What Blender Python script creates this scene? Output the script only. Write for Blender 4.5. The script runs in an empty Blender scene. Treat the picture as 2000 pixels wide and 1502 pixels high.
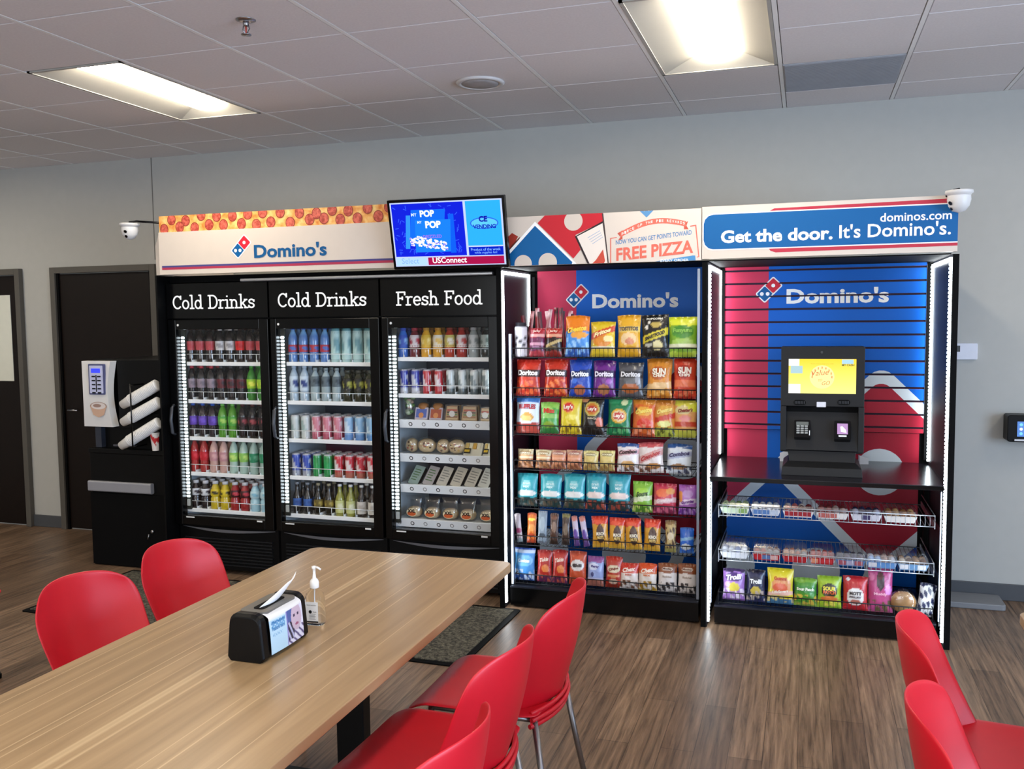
import bpy, math, random
from mathutils import Vector, Matrix
random.seed(7)
C = bpy.context.scene.collection
SC = bpy.context.scene
PI = math.pi

# ---------------------------------------------------------------- camera
CAM = Vector((0.1407, -5.9318, 1.7167)); YAW, PITCH, ROLL, FPX = -.3147, -.0741, -.0113, 1764.3
def cam_axes():
    cy, sy, cp, sp = math.cos(YAW), math.sin(YAW), math.cos(PITCH), math.sin(PITCH)
    f = Vector((sy*cp, cy*cp, sp)); r = Vector((cy, -sy, 0)); u = r.cross(f)
    cr, sr = math.cos(ROLL), math.sin(ROLL)
    return cr*r+sr*u, -sr*r+cr*u, f
RX, UX, FX = cam_axes()
cd = bpy.data.cameras.new('camera'); cam = bpy.data.objects.new('camera', cd); C.objects.link(cam)
cam.matrix_world = Matrix(((RX.x, UX.x, -FX.x, CAM.x), (RX.y, UX.y, -FX.y, CAM.y), (RX.z, UX.z, -FX.z, CAM.z), (0, 0, 0, 1)))
cd.sensor_width = 36; cd.lens = FPX/2000*36; cd.clip_start = .05
SC.camera = cam
# measuring helpers: the point where a sight line meets a real plane of the room
def _ray(x, y): return FX + RX*((x-1000)/FPX) - UX*((y-751)/FPX)
def Yp(x, y, v): d = _ray(x, y); return CAM + d*((v-CAM.y)/d.y)
def Zp(x, y, v): d = _ray(x, y); return CAM + d*((v-CAM.z)/d.z)

# ---------------------------------------------------------------- world, lights, exposure
W = bpy.data.worlds.new('daylight'); SC.world = W; W.use_nodes = True
bg = W.node_tree.nodes['Background']; bg.inputs[0].default_value = (.72, .84, 1, 1); bg.inputs[1].default_value = 1.0
SC.view_settings.view_transform = 'Standard'; SC.view_settings.look = 'None'
SC.view_settings.gamma = 1; SC.view_settings.use_curve_mapping = False
SC.view_settings.exposure = 0.42
K_TROFFER = 24.0      # strength of the ceiling fixtures
K_LED = 11.0         # strength of the led strips
def area(name, loc, rot, sx, sy, power, col):
    l = bpy.data.lights.new(name, 'AREA'); l.shape = 'RECTANGLE'; l.size = sx; l.size_y = sy; l.energy = power; l.color = col
    o = bpy.data.objects.new(name, l); o.location = loc; o.rotation_euler = rot; C.objects.link(o); return o
# daylight through the glazed side of the room, to the right of and behind the photographer
area('window_daylight', (4.9, -5.6, 1.45), (0, PI/2, 0), 2.2, 4.6, 280, (.52, .72, 1))
area('rear_window_daylight', (-1.5, -9.9, 1.45), (PI/2, 0, 0), 6.0, 2.2, 130, (.85, .92, 1))

# ---------------------------------------------------------------- materials
def lin(c):
    return tuple((v/12.92 if v <= .04045 else ((v+.055)/1.055)**2.4) for v in c[:3])
def H(s):
    s = s.lstrip('#'); return tuple(int(s[i:i+2], 16)/255 for i in (0, 2, 4))
_m = {}
def principled(name):
    m = bpy.data.materials.new(name); m.use_nodes = True
    return m, m.node_tree.nodes, m.node_tree.links, m.node_tree.nodes['Principled BSDF']
def paint(col, rough=.5, metal=0., noise=.04, spec=.5, name=None):
    """plain painted or moulded surface with faint procedural mottling; col is sRGB hex"""
    k = (col, rough, metal, noise, spec)
    if k in _m: return _m[k]
    m, N, L, B = principled(name or 'paint_'+col.strip('#'))
    c = lin(H(col)); nz = N.new('ShaderNodeTexNoise'); nz.inputs['Scale'].default_value = 14; nz.inputs['Detail'].default_value = 3
    tc = N.new('ShaderNodeTexCoord'); L.new(tc.outputs['Object'], nz.inputs['Vector'])
    r = N.new('ShaderNodeValToRGB'); L.new(nz.outputs['Fac'], r.inputs[0])
    r.color_ramp.elements[0].position = .3; r.color_ramp.elements[1].position = .7
    r.color_ramp.elements[0].color = (*[max(0, v*(1-noise)) for v in c], 1); r.color_ramp.elements[1].color = (*[min(1, v*(1+noise)) for v in c], 1)
    L.new(r.outputs[0], B.inputs['Base Color']); B.inputs['Roughness'].default_value = rough; B.inputs['Metallic'].default_value = metal
    B.inputs['Specular IOR Level'].default_value = spec
    _m[k] = m; return m
def printed(name, rough, spec=.5, bump=0., coat=0.):
    """printed surface: the artwork colour is stored with the mesh"""
    k = ('print', name)
    if k in _m: return _m[k]
    m, N, L, B = principled(name)
    a = N.new('ShaderNodeAttribute'); a.attribute_name = 'Col'; L.new(a.outputs['Color'], B.inputs['Base Color'])
    B.inputs['Roughness'].default_value = rough; B.inputs['Specular IOR Level'].default_value = spec
    B.inputs['Coat Weight'].default_value = coat
    if bump:
        tc = N.new('ShaderNodeTexCoord'); nz = N.new('ShaderNodeTexNoise'); nz.inputs['Scale'].default_value = 38
        L.new(tc.outputs['Object'], nz.inputs['Vector']); b = N.new('ShaderNodeBump'); b.inputs['Strength'].default_value = bump; b.inputs['Distance'].default_value = .01
        L.new(nz.outputs['Fac'], b.inputs['Height']); L.new(b.outputs[0], B.inputs['Normal'])
    _m[k] = m; return m
def glow(col, s, name='glow'):
    k = ('glow', col, s)
    if k in _m: return _m[k]
    m = bpy.data.materials.new(name); m.use_nodes = True; N = m.node_tree.nodes; L = m.node_tree.links; N.clear()
    e = N.new('ShaderNodeEmission'); e.inputs[0].default_value = (*lin(H(col)), 1); e.inputs[1].default_value = s
    o = N.new('ShaderNodeOutputMaterial'); L.new(e.outputs[0], o.inputs[0]); _m[k] = m; return m
def screen_mat(s=1.0):
    k = ('screen', s)
    if k in _m: return _m[k]
    m = bpy.data.materials.new('lit_screen'); m.use_nodes = True; N = m.node_tree.nodes; L = m.node_tree.links; N.clear()
    a = N.new('ShaderNodeAttribute'); a.attribute_name = 'Col'; e = N.new('ShaderNodeEmission'); e.inputs[1].default_value = s
    L.new(a.outputs['Color'], e.inputs[0]); o = N.new('ShaderNodeOutputMaterial'); L.new(e.outputs[0], o.inputs[0]); _m[k] = m; return m
def clear_mat(name='clear_glass', tint=(1, 1, 1), gl=.06, rough=.02):
    k = ('clear', name)
    if k in _m: return _m[k]
    m = bpy.data.materials.new(name); m.use_nodes = True; N = m.node_tree.nodes; L = m.node_tree.links; N.clear()
    t = N.new('ShaderNodeBsdfTransparent'); t.inputs[0].default_value = (*tint, 1)
    g = N.new('ShaderNodeBsdfGlossy'); g.inputs['Roughness'].default_value = rough
    x = N.new('ShaderNodeMixShader'); x.inputs[0].default_value = gl
    L.new(t.outputs[0], x.inputs[1]); L.new(g.outputs[0], x.inputs[2])
    o = N.new('ShaderNodeOutputMaterial'); L.new(x.outputs[0], o.inputs[0]); _m[k] = m; return m

def floor_mat():
    m, N, L, B = principled('vinyl_plank_floor')
    tc = N.new('ShaderNodeTexCoord'); mp = N.new('ShaderNodeMapping'); L.new(tc.outputs['Object'], mp.inputs[0]); mp.inputs['Rotation'].default_value = (0, 0, PI/2)
    br = N.new('ShaderNodeTexBrick'); br.inputs['Scale'].default_value = 1; br.inputs['Brick Width'].default_value = 1.22; br.inputs['Row Height'].default_value = .13
    br.inputs['Mortar Size'].default_value = .0012; br.inputs['Mortar Smooth'].default_value = .3; br.offset = .37
    br.inputs['Color1'].default_value = (*lin(H('8c745f')), 1); br.inputs['Color2'].default_value = (*lin(H('6b5645')), 1); br.inputs['Mortar'].default_value = (*lin(H('43352b')), 1)
    L.new(mp.outputs[0], br.inputs['Vector'])
    mp2 = N.new('ShaderNodeMapping'); L.new(tc.outputs['Object'], mp2.inputs[0]); mp2.inputs['Scale'].default_value = (52, 2.6, 1)
    n1 = N.new('ShaderNodeTexNoise'); n1.inputs['Scale'].default_value = 1; n1.inputs['Detail'].default_value = 6; n1.inputs['Roughness'].default_value = .62; n1.inputs['Distortion'].default_value = .35
    L.new(mp2.outputs[0], n1.inputs['Vector'])
    cr = N.new('ShaderNodeValToRGB'); cr.color_ramp.elements[0].position = .32; cr.color_ramp.elements[1].position = .72
    cr.color_ramp.elements[0].color = (.36, .34, .33, 1); cr.color_ramp.elements[1].color = (1.4, 1.36, 1.3, 1)
    L.new(n1.outputs['Fac'], cr.inputs[0])
    mx = N.new('ShaderNodeMix'); mx.data_type = 'RGBA'; mx.blend_type = 'MULTIPLY'; mx.inputs[0].default_value = 1
    L.new(br.outputs['Color'], mx.inputs[6]); L.new(cr.outputs[0], mx.inputs[7]); L.new(mx.outputs[2], B.inputs['Base Color'])
    B.inputs['Roughness'].default_value = .38; B.inputs['Specular IOR Level'].default_value = .4
    bp = N.new('ShaderNodeBump'); bp.inputs['Strength'].default_value = .25; bp.inputs['Distance'].default_value = .002; L.new(n1.outputs['Fac'], bp.inputs['Height']); L.new(bp.outputs[0], B.inputs['Normal'])
    return m
def table_mat():
    m, N, L, B = principled('walnut_laminate')
    tc = N.new('ShaderNodeTexCoord'); mp = N.new('ShaderNodeMapping'); L.new(tc.outputs['Object'], mp.inputs[0]); mp.inputs['Scale'].default_value = (26, 1.1, 8)
    n1 = N.new('ShaderNodeTexNoise'); n1.inputs['Scale'].default_value = 1; n1.inputs['Detail'].default_value = 5; n1.inputs['Distortion'].default_value = .7; L.new(mp.outputs[0], n1.inputs['Vector'])
    cr = N.new('ShaderNodeValToRGB'); E = cr.color_ramp.elements; E[0].position = .28; E[0].color = (*lin(H('a0835f')), 1); E[1].position = .7; E[1].color = (*lin(H('bc9c74')), 1)
    e = E.new(.5); e.color = (*lin(H('ae8f69')), 1)
    L.new(n1.outputs['Fac'], cr.inputs[0])
    mp2 = N.new('ShaderNodeMapping'); L.new(tc.outputs['Object'], mp2.inputs[0]); mp2.inputs['Scale'].default_value = (13, .04, 3)
    n2 = N.new('ShaderNodeTexNoise'); n2.inputs['Scale'].default_value = 1.1; n2.inputs['Detail'].default_value = 0; n2.inputs['Distortion'].default_value = .15; L.new(mp2.outputs[0], n2.inputs['Vector'])
    c2 = N.new('ShaderNodeValToRGB'); F = c2.color_ramp.elements; F[0].position = .508; F[0].color = (0, 0, 0, 1); F[1].position = .542; F[1].color = (0, 0, 0, 1); g = F.new(.525); g.color = (1, 1, 1, 1)
    L.new(n2.outputs['Fac'], c2.inputs[0])
    mx = N.new('ShaderNodeMix'); mx.data_type = 'RGBA'; mx.inputs[7].default_value = (*lin(H('d6b98f')), 1)
    L.new(c2.outputs[0], mx.inputs[0]); L.new(cr.outputs[0], mx.inputs[6]); L.new(mx.outputs[2], B.inputs['Base Color'])
    B.inputs['Roughness'].default_value = .3; B.inputs['Specular IOR Level'].default_value = .45
    return m
def mat_carpet():
    m, N, L, B = principled('mat_carpet')
    tc = N.new('ShaderNodeTexCoord'); n1 = N.new('ShaderNodeTexNoise'); n1.inputs['Scale'].default_value = 55; n1.inputs['Detail'].default_value = 6; n1.inputs['Roughness'].default_value = .75
    L.new(tc.outputs['Object'], n1.inputs['Vector']); cr = N.new('ShaderNodeValToRGB'); cr.color_ramp.elements[0].position = .42; cr.color_ramp.elements[1].position = .66
    cr.color_ramp.elements[0].color = (*lin(H('26241f')), 1); cr.color_ramp.elements[1].color = (*lin(H('75705f')), 1); L.new(n1.outputs['Fac'], cr.inputs[0]); L.new(cr.outputs[0], B.inputs['Base Color'])
    B.inputs['Roughness'].default_value = .95; bp = N.new('ShaderNodeBump'); bp.inputs['Strength'].default_value = .9; bp.inputs['Distance'].default_value = .004; L.new(n1.outputs['Fac'], bp.inputs['Height']); L.new(bp.outputs[0], B.inputs['Normal'])
    return m
def tile_mat():
    m, N, L, B = principled('mineral_fibre_tile')
    tc = N.new('ShaderNodeTexCoord'); n1 = N.new('ShaderNodeTexNoise'); n1.inputs['Scale'].default_value = 90; n1.inputs['Detail'].default_value = 4
    L.new(tc.outputs['Object'], n1.inputs['Vector']); cr = N.new('ShaderNodeValToRGB')
    cr.color_ramp.elements[0].color = (*lin(H('dcd6d7')), 1); cr.color_ramp.elements[1].color = (*lin(H('ece7e7')), 1); L.new(n1.outputs['Fac'], cr.inputs[0]); L.new(cr.outputs[0], B.inputs['Base Color'])
    B.inputs['Roughness'].default_value = .92; bp = N.new('ShaderNodeBump'); bp.inputs['Strength'].default_value = .3; bp.inputs['Distance'].default_value = .002; L.new(n1.outputs['Fac'], bp.inputs['Height']); L.new(bp.outputs[0], B.inputs['Normal'])
    return m
def pizza_mat():
    m, N, L, B = principled('pizza_print')
    tc = N.new('ShaderNodeTexCoord'); n1 = N.new('ShaderNodeTexNoise'); n1.inputs['Scale'].default_value = 24; n1.inputs['Detail'].default_value = 5
    L.new(tc.outputs['Object'], n1.inputs['Vector']); cr = N.new('ShaderNodeValToRGB'); E = cr.color_ramp.elements
    E[0].position = .33; E[0].color = (*lin(H('d9812f')), 1); E[1].position = .68; E[1].color = (*lin(H('f6d58a')), 1); e = E.new(.5); e.color = (*lin(H('efb060')), 1)
    L.new(n1.outputs['Fac'], cr.inputs[0]); L.new(cr.outputs[0], B.inputs['Base Color']); B.inputs['Roughness'].default_value = .5
    return m
def pepperoni_mat():
    m, N, L, B = principled('pepperoni_print')
    tc = N.new('ShaderNodeTexCoord'); n1 = N.new('ShaderNodeTexNoise'); n1.inputs['Scale'].default_value = 60; n1.inputs['Detail'].default_value = 4
    L.new(tc.outputs['Object'], n1.inputs['Vector']); cr = N.new('ShaderNodeValToRGB'); E = cr.color_ramp.elements
    E[0].position = .35; E[0].color = (*lin(H('a8382a')), 1); E[1].position = .68; E[1].color = (*lin(H('e2705c')), 1)
    L.new(n1.outputs['Fac'], cr.inputs[0]); L.new(cr.outputs[0], B.inputs['Base Color']); B.inputs['Roughness'].default_value = .5
    return m

BLACK = paint('#050506', .4, 0, .02, .2, 'black_coat'); BLACKR = paint('#040405', .7, 0, .02, .12, 'black_matte')
BLACKG = paint('#030304', .2, 0, .0, .3, 'black_gloss')
WHITE = paint('#e8e8e6', .5); CHROME = paint('#a9a9ad', .28, 1, .03, .5, 'steel'); RED = paint('#d21428', .42, 0, .02, .55, 'red_plastic')
ALU = paint('#b9bcc0', .35, .8, .02, .5, 'aluminium')
PRINT = printed('printed_panel', .45, .2); FOIL = printed('printed_foil', .3, .6, .35, .15); CARD = printed('printed_card', .55, .3)

# ---------------------------------------------------------------- mesh builder
class MB:
    def __init__(s): s.v = []; s.c = []; s.f = []; s.fm = []; s.sm = []; s.mats = []
    def mi(s, m):
        if m not in s.mats: s.mats.append(m)
        return s.mats.index(m)
    def add(s, vs, fs, m, col=None, smooth=False):
        b = len(s.v); s.v += [tuple(v) for v in vs]
        if callable(col): s.c += [col(v) for v in vs]
        elif isinstance(col, list): s.c += col
        else: s.c += [col or (1, 1, 1)]*len(vs)
        k = s.mi(m)
        for f in fs: s.f.append([b+i for i in f]); s.fm.append(k); s.sm.append(smooth)
        return s
    def box(s, x0, x1, y0, y1, z0, z1, m, col=None, M=None):
        vs = [Vector((x, y, z)) for x in (x0, x1) for y in (y0, y1) for z in (z0, z1)]
        if M is not None: vs = [M@v for v in vs]
        return s.add(vs, [(0, 1, 3, 2), (4, 6, 7, 5), (0, 4, 5, 1), (2, 3, 7, 6), (0, 2, 6, 4), (1, 5, 7, 3)], m, col)
    def rbox(s, x0, x1, y0, y1, z0, z1, r, m, col=None, M=None, axis='z', n=4):
        """box whose outline across one axis has rounded corners"""
        ax = {'z': (0, 1, 2), 'y': (0, 2, 1), 'x': (1, 2, 0)}[axis]
        lo = (x0, y0, z0); hi = (x1, y1, z1); a0, a1 = lo[ax[0]], hi[ax[0]]; b0, b1 = lo[ax[1]], hi[ax[1]]; h0, h1 = lo[ax[2]], hi[ax[2]]
        out = []
        for cx, cy, t0 in ((a1-r, b1-r, 0), (a0+r, b1-r, 90), (a0+r, b0+r, 180), (a1-r, b0+r, 270)):
            for i in range(n+1):
                t = math.radians(t0+90*i/n); out.append((cx+r*math.cos(t), cy+r*math.sin(t)))
        def mk(p, h):
            q = [0, 0, 0]; q[ax[0]], q[ax[1]], q[ax[2]] = p[0], p[1], h; return Vector(q)
        return s.loft([[mk(p, h0) for p in out], [mk(p, h1) for p in out]], m, col, M=M)
    def loft(s, rings, m, col=None, cap=True, smooth=False, closed=True, M=None):
        n = len(rings[0]); vs = [v for r in rings for v in r]
        if M is not None: vs = [M@Vector(v) for v in vs]
        fs = []
        for k in range(len(rings)-1):
            for i in range(n if closed else n-1):
                j = (i+1) % n; fs.append((k*n+i, k*n+j, (k+1)*n+j, (k+1)*n+i))
        s.add(vs, fs, m, col, smooth)
        if cap:
            b = len(s.v)-len(vs); k = s.mi(m)
            s.f.append([b+i for i in range(n)][::-1]); s.f.append([b+len(vs)-n+i for i in range(n)]); s.fm += [k, k]; s.sm += [False, False]
        return s
    def lathe(s, prof, m, col=None, n=14, cx=0, cy=0, cz=0, M=None, smooth=True, cap=True):
        rings = [[Vector((cx+r*math.cos(2*PI*i/n), cy+r*math.sin(2*PI*i/n), cz+z)) for i in range(n)] for r, z in prof]
        return s.loft(rings, m, col, cap, smooth, M=M)
    def tube(s, pts, r, m, col=None, n=8, r1=None):
        pts = [Vector(p) for p in pts]; rings = []
        for i, p in enumerate(pts):
            d = (pts[min(i+1, len(pts)-1)]-pts[max(i-1, 0)]).normalized()
            a = d.cross(Vector((0, 0, 1)) if abs(d.z) < .9 else Vector((1, 0, 0))).normalized(); b = d.cross(a)
            rr = r if r1 is None else r+(r1-r)*i/(len(pts)-1)
            rings.append([p+a*(rr*math.cos(2*PI*k/n))+b*(rr*math.sin(2*PI*k/n)) for k in range(n)])
        return s.loft(rings, m, col, True, True)
    def poly(s, pts, m, col=None, up=None):
        return s.add(pts, [tuple(range(len(pts)))], m, col)
    def grid(s, nu, nv, fn, m, col=None, smooth=True):
        vs = []; cs = []
        for j in range(nv+1):
            for i in range(nu+1):
                p = fn(i/nu, j/nv); vs.append(p)
                if col and not isinstance(col, tuple): cs.append(col(i/nu, j/nv))
        fs = [(j*(nu+1)+i, j*(nu+1)+i+1, (j+1)*(nu+1)+i+1, (j+1)*(nu+1)+i) for j in range(nv) for i in range(nu)]
        return s.add(vs, fs, m, cs if cs else col, smooth)
    def mesh(s, name):
        me = bpy.data.meshes.new(name); me.from_pydata(s.v, [], s.f)
        for m in s.mats: me.materials.append(m)
        me.polygons.foreach_set('material_index', s.fm); me.polygons.foreach_set('use_smooth', s.sm)
        a = me.color_attributes.new('Col', 'FLOAT_COLOR', 'POINT'); fl = []
        for c in s.c: fl += [c[0], c[1], c[2], 1]
        a.data.foreach_set('color', fl); me.update(); return me
    def build(s, name, parent=None, loc=None, bevel=0, label=None, solid=0, subsurf=0):
        o = bpy.data.objects.new(name, s.mesh(name)); C.objects.link(o)
        if parent: o.parent = parent
        if loc is not None: o.location = loc
        if solid:
            d = o.modifiers.new('solid', 'SOLIDIFY'); d.thickness = solid; d.offset = 0
        if bevel:
            d = o.modifiers.new('bevel', 'BEVEL'); d.width = bevel; d.segments = 2; d.limit_method = 'ANGLE'
        if subsurf:
            d = o.modifiers.new('sub', 'SUBSURF'); d.levels = d.render_levels = subsurf
        if label: o['label'] = label
        return o
def tag(o, label, cat, group=None):
    o['label'] = label; o['category'] = cat
    if group: o['group'] = group
    return o
def thing(name, label, cat, loc=(0, 0, 0), rz=0, group=None):
    o = bpy.data.objects.new(name, None); C.objects.link(o); o.location = loc; o.rotation_euler = (0, 0, rz); return tag(o, label, cat, group)
def struct(o): o['kind'] = 'structure'; return o
def dup(root, loc, rz, label, group=None):
    r = root.copy(); C.objects.link(r); r.location = loc
    r.rotation_euler = (root.rotation_euler[0], root.rotation_euler[1], rz) if not isinstance(rz, tuple) else rz
    r['label'] = label
    if group: r['group'] = group
    for ch in list(root.children):
        c = ch.copy(); C.objects.link(c); c.parent = r
        for g in ch.children: d = g.copy(); C.objects.link(d); d.parent = c
    return r

# ---------------------------------------------------------------- lettering
_tc = {}
def text_geo(t, bold=.0, spacing=1.0, shear=0.):
    k = (t, bold, spacing, shear)
    if k in _tc: return _tc[k]
    cu = bpy.data.curves.new('lettering', 'FONT'); cu.body = t; cu.offset = bold; cu.space_character = spacing; cu.shear = shear; cu.resolution_u = 3
    o = bpy.data.objects.new('lettering', cu); C.objects.link(o)
    dg = bpy.context.evaluated_depsgraph_get(); me = bpy.data.meshes.new_from_object(o.evaluated_get(dg))
    vs = [(v.co.x, v.co.y) for v in me.vertices]; fs = [tuple(p.vertices) for p in me.polygons]
    bpy.data.objects.remove(o); bpy.data.curves.remove(cu); bpy.data.meshes.remove(me)
    if not vs: vs = [(0, 0), (1, 0), (1, 1)]; fs = []
    x0 = min(v[0] for v in vs); x1 = max(v[0] for v in vs); y0 = min(v[1] for v in vs); y1 = max(v[1] for v in vs)
    _tc[k] = (vs, fs, x0, x1, y0, y1); return _tc[k]
# slab-serif letters as strokes (box 0..1 high, descender none): list of polylines
def _arc(cx, cy, rx, ry, a0, a1, n=10): return [(cx+rx*math.cos(math.radians(a0+(a1-a0)*i/n)), cy+ry*math.sin(math.radians(a0+(a1-a0)*i/n))) for i in range(n+1)]
X = .66
SLAB = {
 'C': (.68, [_arc(.36, .5, .30, .46, 45, 315, 14), [(.60, .98), (.60, .72)]]),
 'D': (.74, [[(.15, .04), (.15, .96)], [(.02, .96), (.34, .96)], [(.02, .04), (.34, .04)], _arc(.34, .5, .31, .46, -90, 90, 12)]),
 'F': (.64, [[(.15, .03), (.15, .96)], [(.02, .96), (.58, .96)], [(.58, .98), (.58, .76)], [(.15, .52), (.42, .52)], [(.42, .62), (.42, .42)], [(.02, .04), (.32, .04)]]),
 'o': (.58, [_arc(.28, .33, .21, .30, 0, 360, 18)]),
 'e': (.56, [_arc(.28, .33, .21, .30, 0, 318, 16), [(.07, .35), (.49, .35)]]),
 'l': (.34, [[(.16, .04), (.16, 1.02)], [(.03, 1.0), (.16, 1.0)], [(.02, .04), (.30, .04)]]),
 'd': (.64, [_arc(.26, .33, .20, .30, 0, 360, 16), [(.46, .04), (.46, 1.02)], [(.33, 1.0), (.46, 1.0)], [(.46, .04), (.60, .04)]]),
 'r': (.48, [[(.15, .04), (.15, .62)], [(.02, .62), (.15, .62)], [(.02, .04), (.32, .04)], _arc(.34, .42, .19, .20, 160, 60, 6)]),
 'i': (.34, [[(.16, .04), (.16, .62)], [(.03, .62), (.16, .62)], [(.02, .04), (.30, .04)], [(.15, .86), (.15, .92)]]),
 'n': (.66, [[(.13, .04), (.13, .62)], [(.01, .62), (.13, .62)], [(.01, .04), (.26, .04)], _arc(.30, .40, .17, .22, 180, 0, 8), [(.47, .40), (.47, .04)], [(.36, .04), (.61, .04)]]),
 'h': (.66, [[(.13, .04), (.13, 1.02)], [(.01, 1.0), (.13, 1.0)], [(.01, .04), (.26, .04)], _arc(.30, .40, .17, .22, 180, 0, 8), [(.47, .40), (.47, .04)], [(.36, .04), (.61, .04)]]),
 'k': (.62, [[(.13, .04), (.13, 1.02)], [(.01, 1.0), (.13, 1.0)], [(.01, .04), (.25, .04)], [(.15, .28), (.45, .60)], [(.36, .62), (.56, .62)], [(.25, .37), (.48, .05)], [(.38, .04), (.60, .04)]]),
 's': (.50, [[(.41, .60), (.41, .47)], _arc(.24, .49, .16, .14, 30, 250, 8)+_arc(.24, .19, .17, .15, 80, -150, 8), [(.06, .05), (.06, .20)]]),
 ' ': (.34, [])}
def slab_geo(t, w=.105):
    vs = []; fs = []; ox = 0
    for ch in t:
        adv, strokes = SLAB[ch]
        for st in strokes:
            for a, b in zip(st, st[1:]):
                dx, dy = b[0]-a[0], b[1]-a[1]; l = math.hypot(dx, dy) or 1; dx /= l; dy /= l; nx, ny = -dy*w/2, dx*w/2; e = w*.22
                k = len(vs); vs += [(ox+a[0]+nx-dx*e, a[1]+ny-dy*e), (ox+a[0]-nx-dx*e, a[1]-ny-dy*e), (ox+b[0]-nx+dx*e, b[1]-ny+dy*e), (ox+b[0]+nx+dx*e, b[1]+ny+dy*e)]
                fs.append((k, k+1, k+2, k+3))
        ox += adv
    return vs, fs, 0, ox, 0, 1
def put_text(mb, geo, org, ux, uy, width=None, height=None, m=None, col=(1, 1, 1), off=Vector((0, 0, 0)), center=False):
    """lay lettering on a plane: org = baseline start (or centre), ux/uy unit vectors, width in metres"""
    vs, fs, x0, x1, y0, y1 = geo; sx = (width/(x1-x0)) if width else height/(y1-y0); sy = sx if height is None else height/(y1-y0)
    if not width: sx = sy
    cx = (x0+x1)/2 if center else x0; cy = (y0+y1)/2 if center else 0
    mb.add([org+ux*((x-cx)*sx)+uy*((y-cy)*sy)+off for x, y in vs], fs, m or PRINT, lin(col))
def T(mb, t, pl, pr, y, hpx=None, col=(1, 1, 1), bold=.0, m=None, spacing=1., off=.0, geo=None, shear=0.):
    """lettering on the vertical plane y=const from sight point pl to pr (baseline)"""
    a = Yp(*pl, y); b = Yp(*pr, y); d = b-a; w = d.length; ux = Vector((1, 0, 0)) if abs(d.z) < .03 else d.normalized()
    h = None
    if hpx: h = (Yp(pl[0], pl[1]-hpx, y)-a).length
    put_text(mb, geo or text_geo(t, bold, spacing, shear), a, ux, Vector((0, 0, 1)), w, h, m, col, Vector((0, -off, 0)))
UXV, UZV = Vector((1, 0, 0)), Vector((0, 0, 1))
def disc(mb, c, r, m, col, ux=UXV, uz=UZV, n=24, ry=None, a0=0, a1=360):
    ry = ry or r; pts = [c+ux*(r*math.cos(math.radians(a0+(a1-a0)*i/n)))+uz*(ry*math.sin(math.radians(a0+(a1-a0)*i/n))) for i in range(n if a1-a0 == 360 else n+1)]
    mb.poly(pts, m, lin(col))
def rrect(c, w, h, r, ux=UXV, uz=UZV, n=4):
    pts = []
    for sx, sz, t0 in ((1, 1, 0), (-1, 1, 90), (-1, -1, 180), (1, -1, 270)):
        for i in range(n+1):
            t = math.radians(t0+90*i/n); pts.append(c+ux*(sx*(w/2-r)+r*math.cos(t))+uz*(sz*(h/2-r)+r*math.sin(t)))
    return pts
LB, LR, LW = H('#0b5f9e'), H('#d8283c'), (1, 1, 1)
def domino_logo(mb, c, s, y, border=True, m=None, dots=LW, off=.001):
    """two tilted rounded squares: red above right with one dot, blue below left with two"""
    m = m or PRINT; a = math.radians(45); ux = Vector((math.cos(a), 0, math.sin(a))); uz = Vector((-math.sin(a), 0, math.cos(a)))
    c = Vector((c.x, y, c.z)); g = s*.06; cb = c-ux*(s/2+g/2); cr = c+ux*(s/2+g/2); o = Vector((0, -off, 0))
    if border: mb.poly([p for p in rrect(c+o, 2*s+g+s*.22, s*1.22, s*.16, ux, uz)], m, lin(LW))
    mb.poly([p+o*2 for p in rrect(cb, s, s, s*.1, ux, uz)], m, lin(LB)); mb.poly([p+o*2 for p in rrect(cr, s, s, s*.1, ux, uz)], m, lin(LR))
    r = s*.17
    disc(mb, cr+o*3, r, m, dots); disc(mb, cb+o*3+Vector((-s*.26, 0, 0)), r, m, dots); disc(mb, cb+o*3+Vector((s*.26, 0, 0)), r, m, dots)
# ================================================================ the room
HC = 2.989; TS = .61; D0 = .3973
WALLM = paint('#b4b3ae', .85, 0, .015, .2, 'wall_paint'); FRAMEM = paint('#57534d', .5, 0, .02, .4, 'grey_door_frame'); BASEM = paint('#4a4c50', .5, 0, .02, .4, 'baseboard')
mb = MB(); mb.box(-8, 5, -10, 0, -.1, 0, floor_mat()); struct(mb.build('floor'))
mb = MB(); mb.box(-8.1, 5.1, 0, .12, 0, 3.15, WALLM)
gx = -4.724; mb.box(gx-.004, gx+.004, -.0015, .01, 2.2, HC, paint('#6f6c68', .8)); struct(mb.build('wall_back'))
mb = MB(); mb.box(-8.12, -8, -10, 0, 0, 3.15, WALLM); struct(mb.build('wall_left'))
mb = MB(); mb.box(5, 5.12, -10, 0, 0, .3, WALLM); mb.box(5, 5.12, -10, 0, 2.6, 3.15, WALLM); mb.box(5, 5.12, -3.2, 0, .3, 2.6, WALLM); mb.box(5, 5.12, -10, -8, .3, 2.6, WALLM)
struct(mb.build('wall_right'))
mb = MB()
for yy in (-8, -6.4, -4.8, -3.25): mb.box(5, 5.08, yy, yy+.05, .3, 2.6, FRAMEM)
mb.box(5, 5.08, -8, -3.2, .3, .35, FRAMEM); mb.box(5, 5.08, -8, -3.2, 2.55, 2.6, FRAMEM)
w1 = struct(mb.build('window_1')); mb = MB(); mb.box(5.03, 5.035, -8, -3.2, .33, 2.57, clear_mat()); mb.build('glass_pane', w1)
mb = MB(); mb.box(-8, 5, -10.12, -10, 0, 3.15, WALLM); struct(mb.build('wall_front'))
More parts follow.
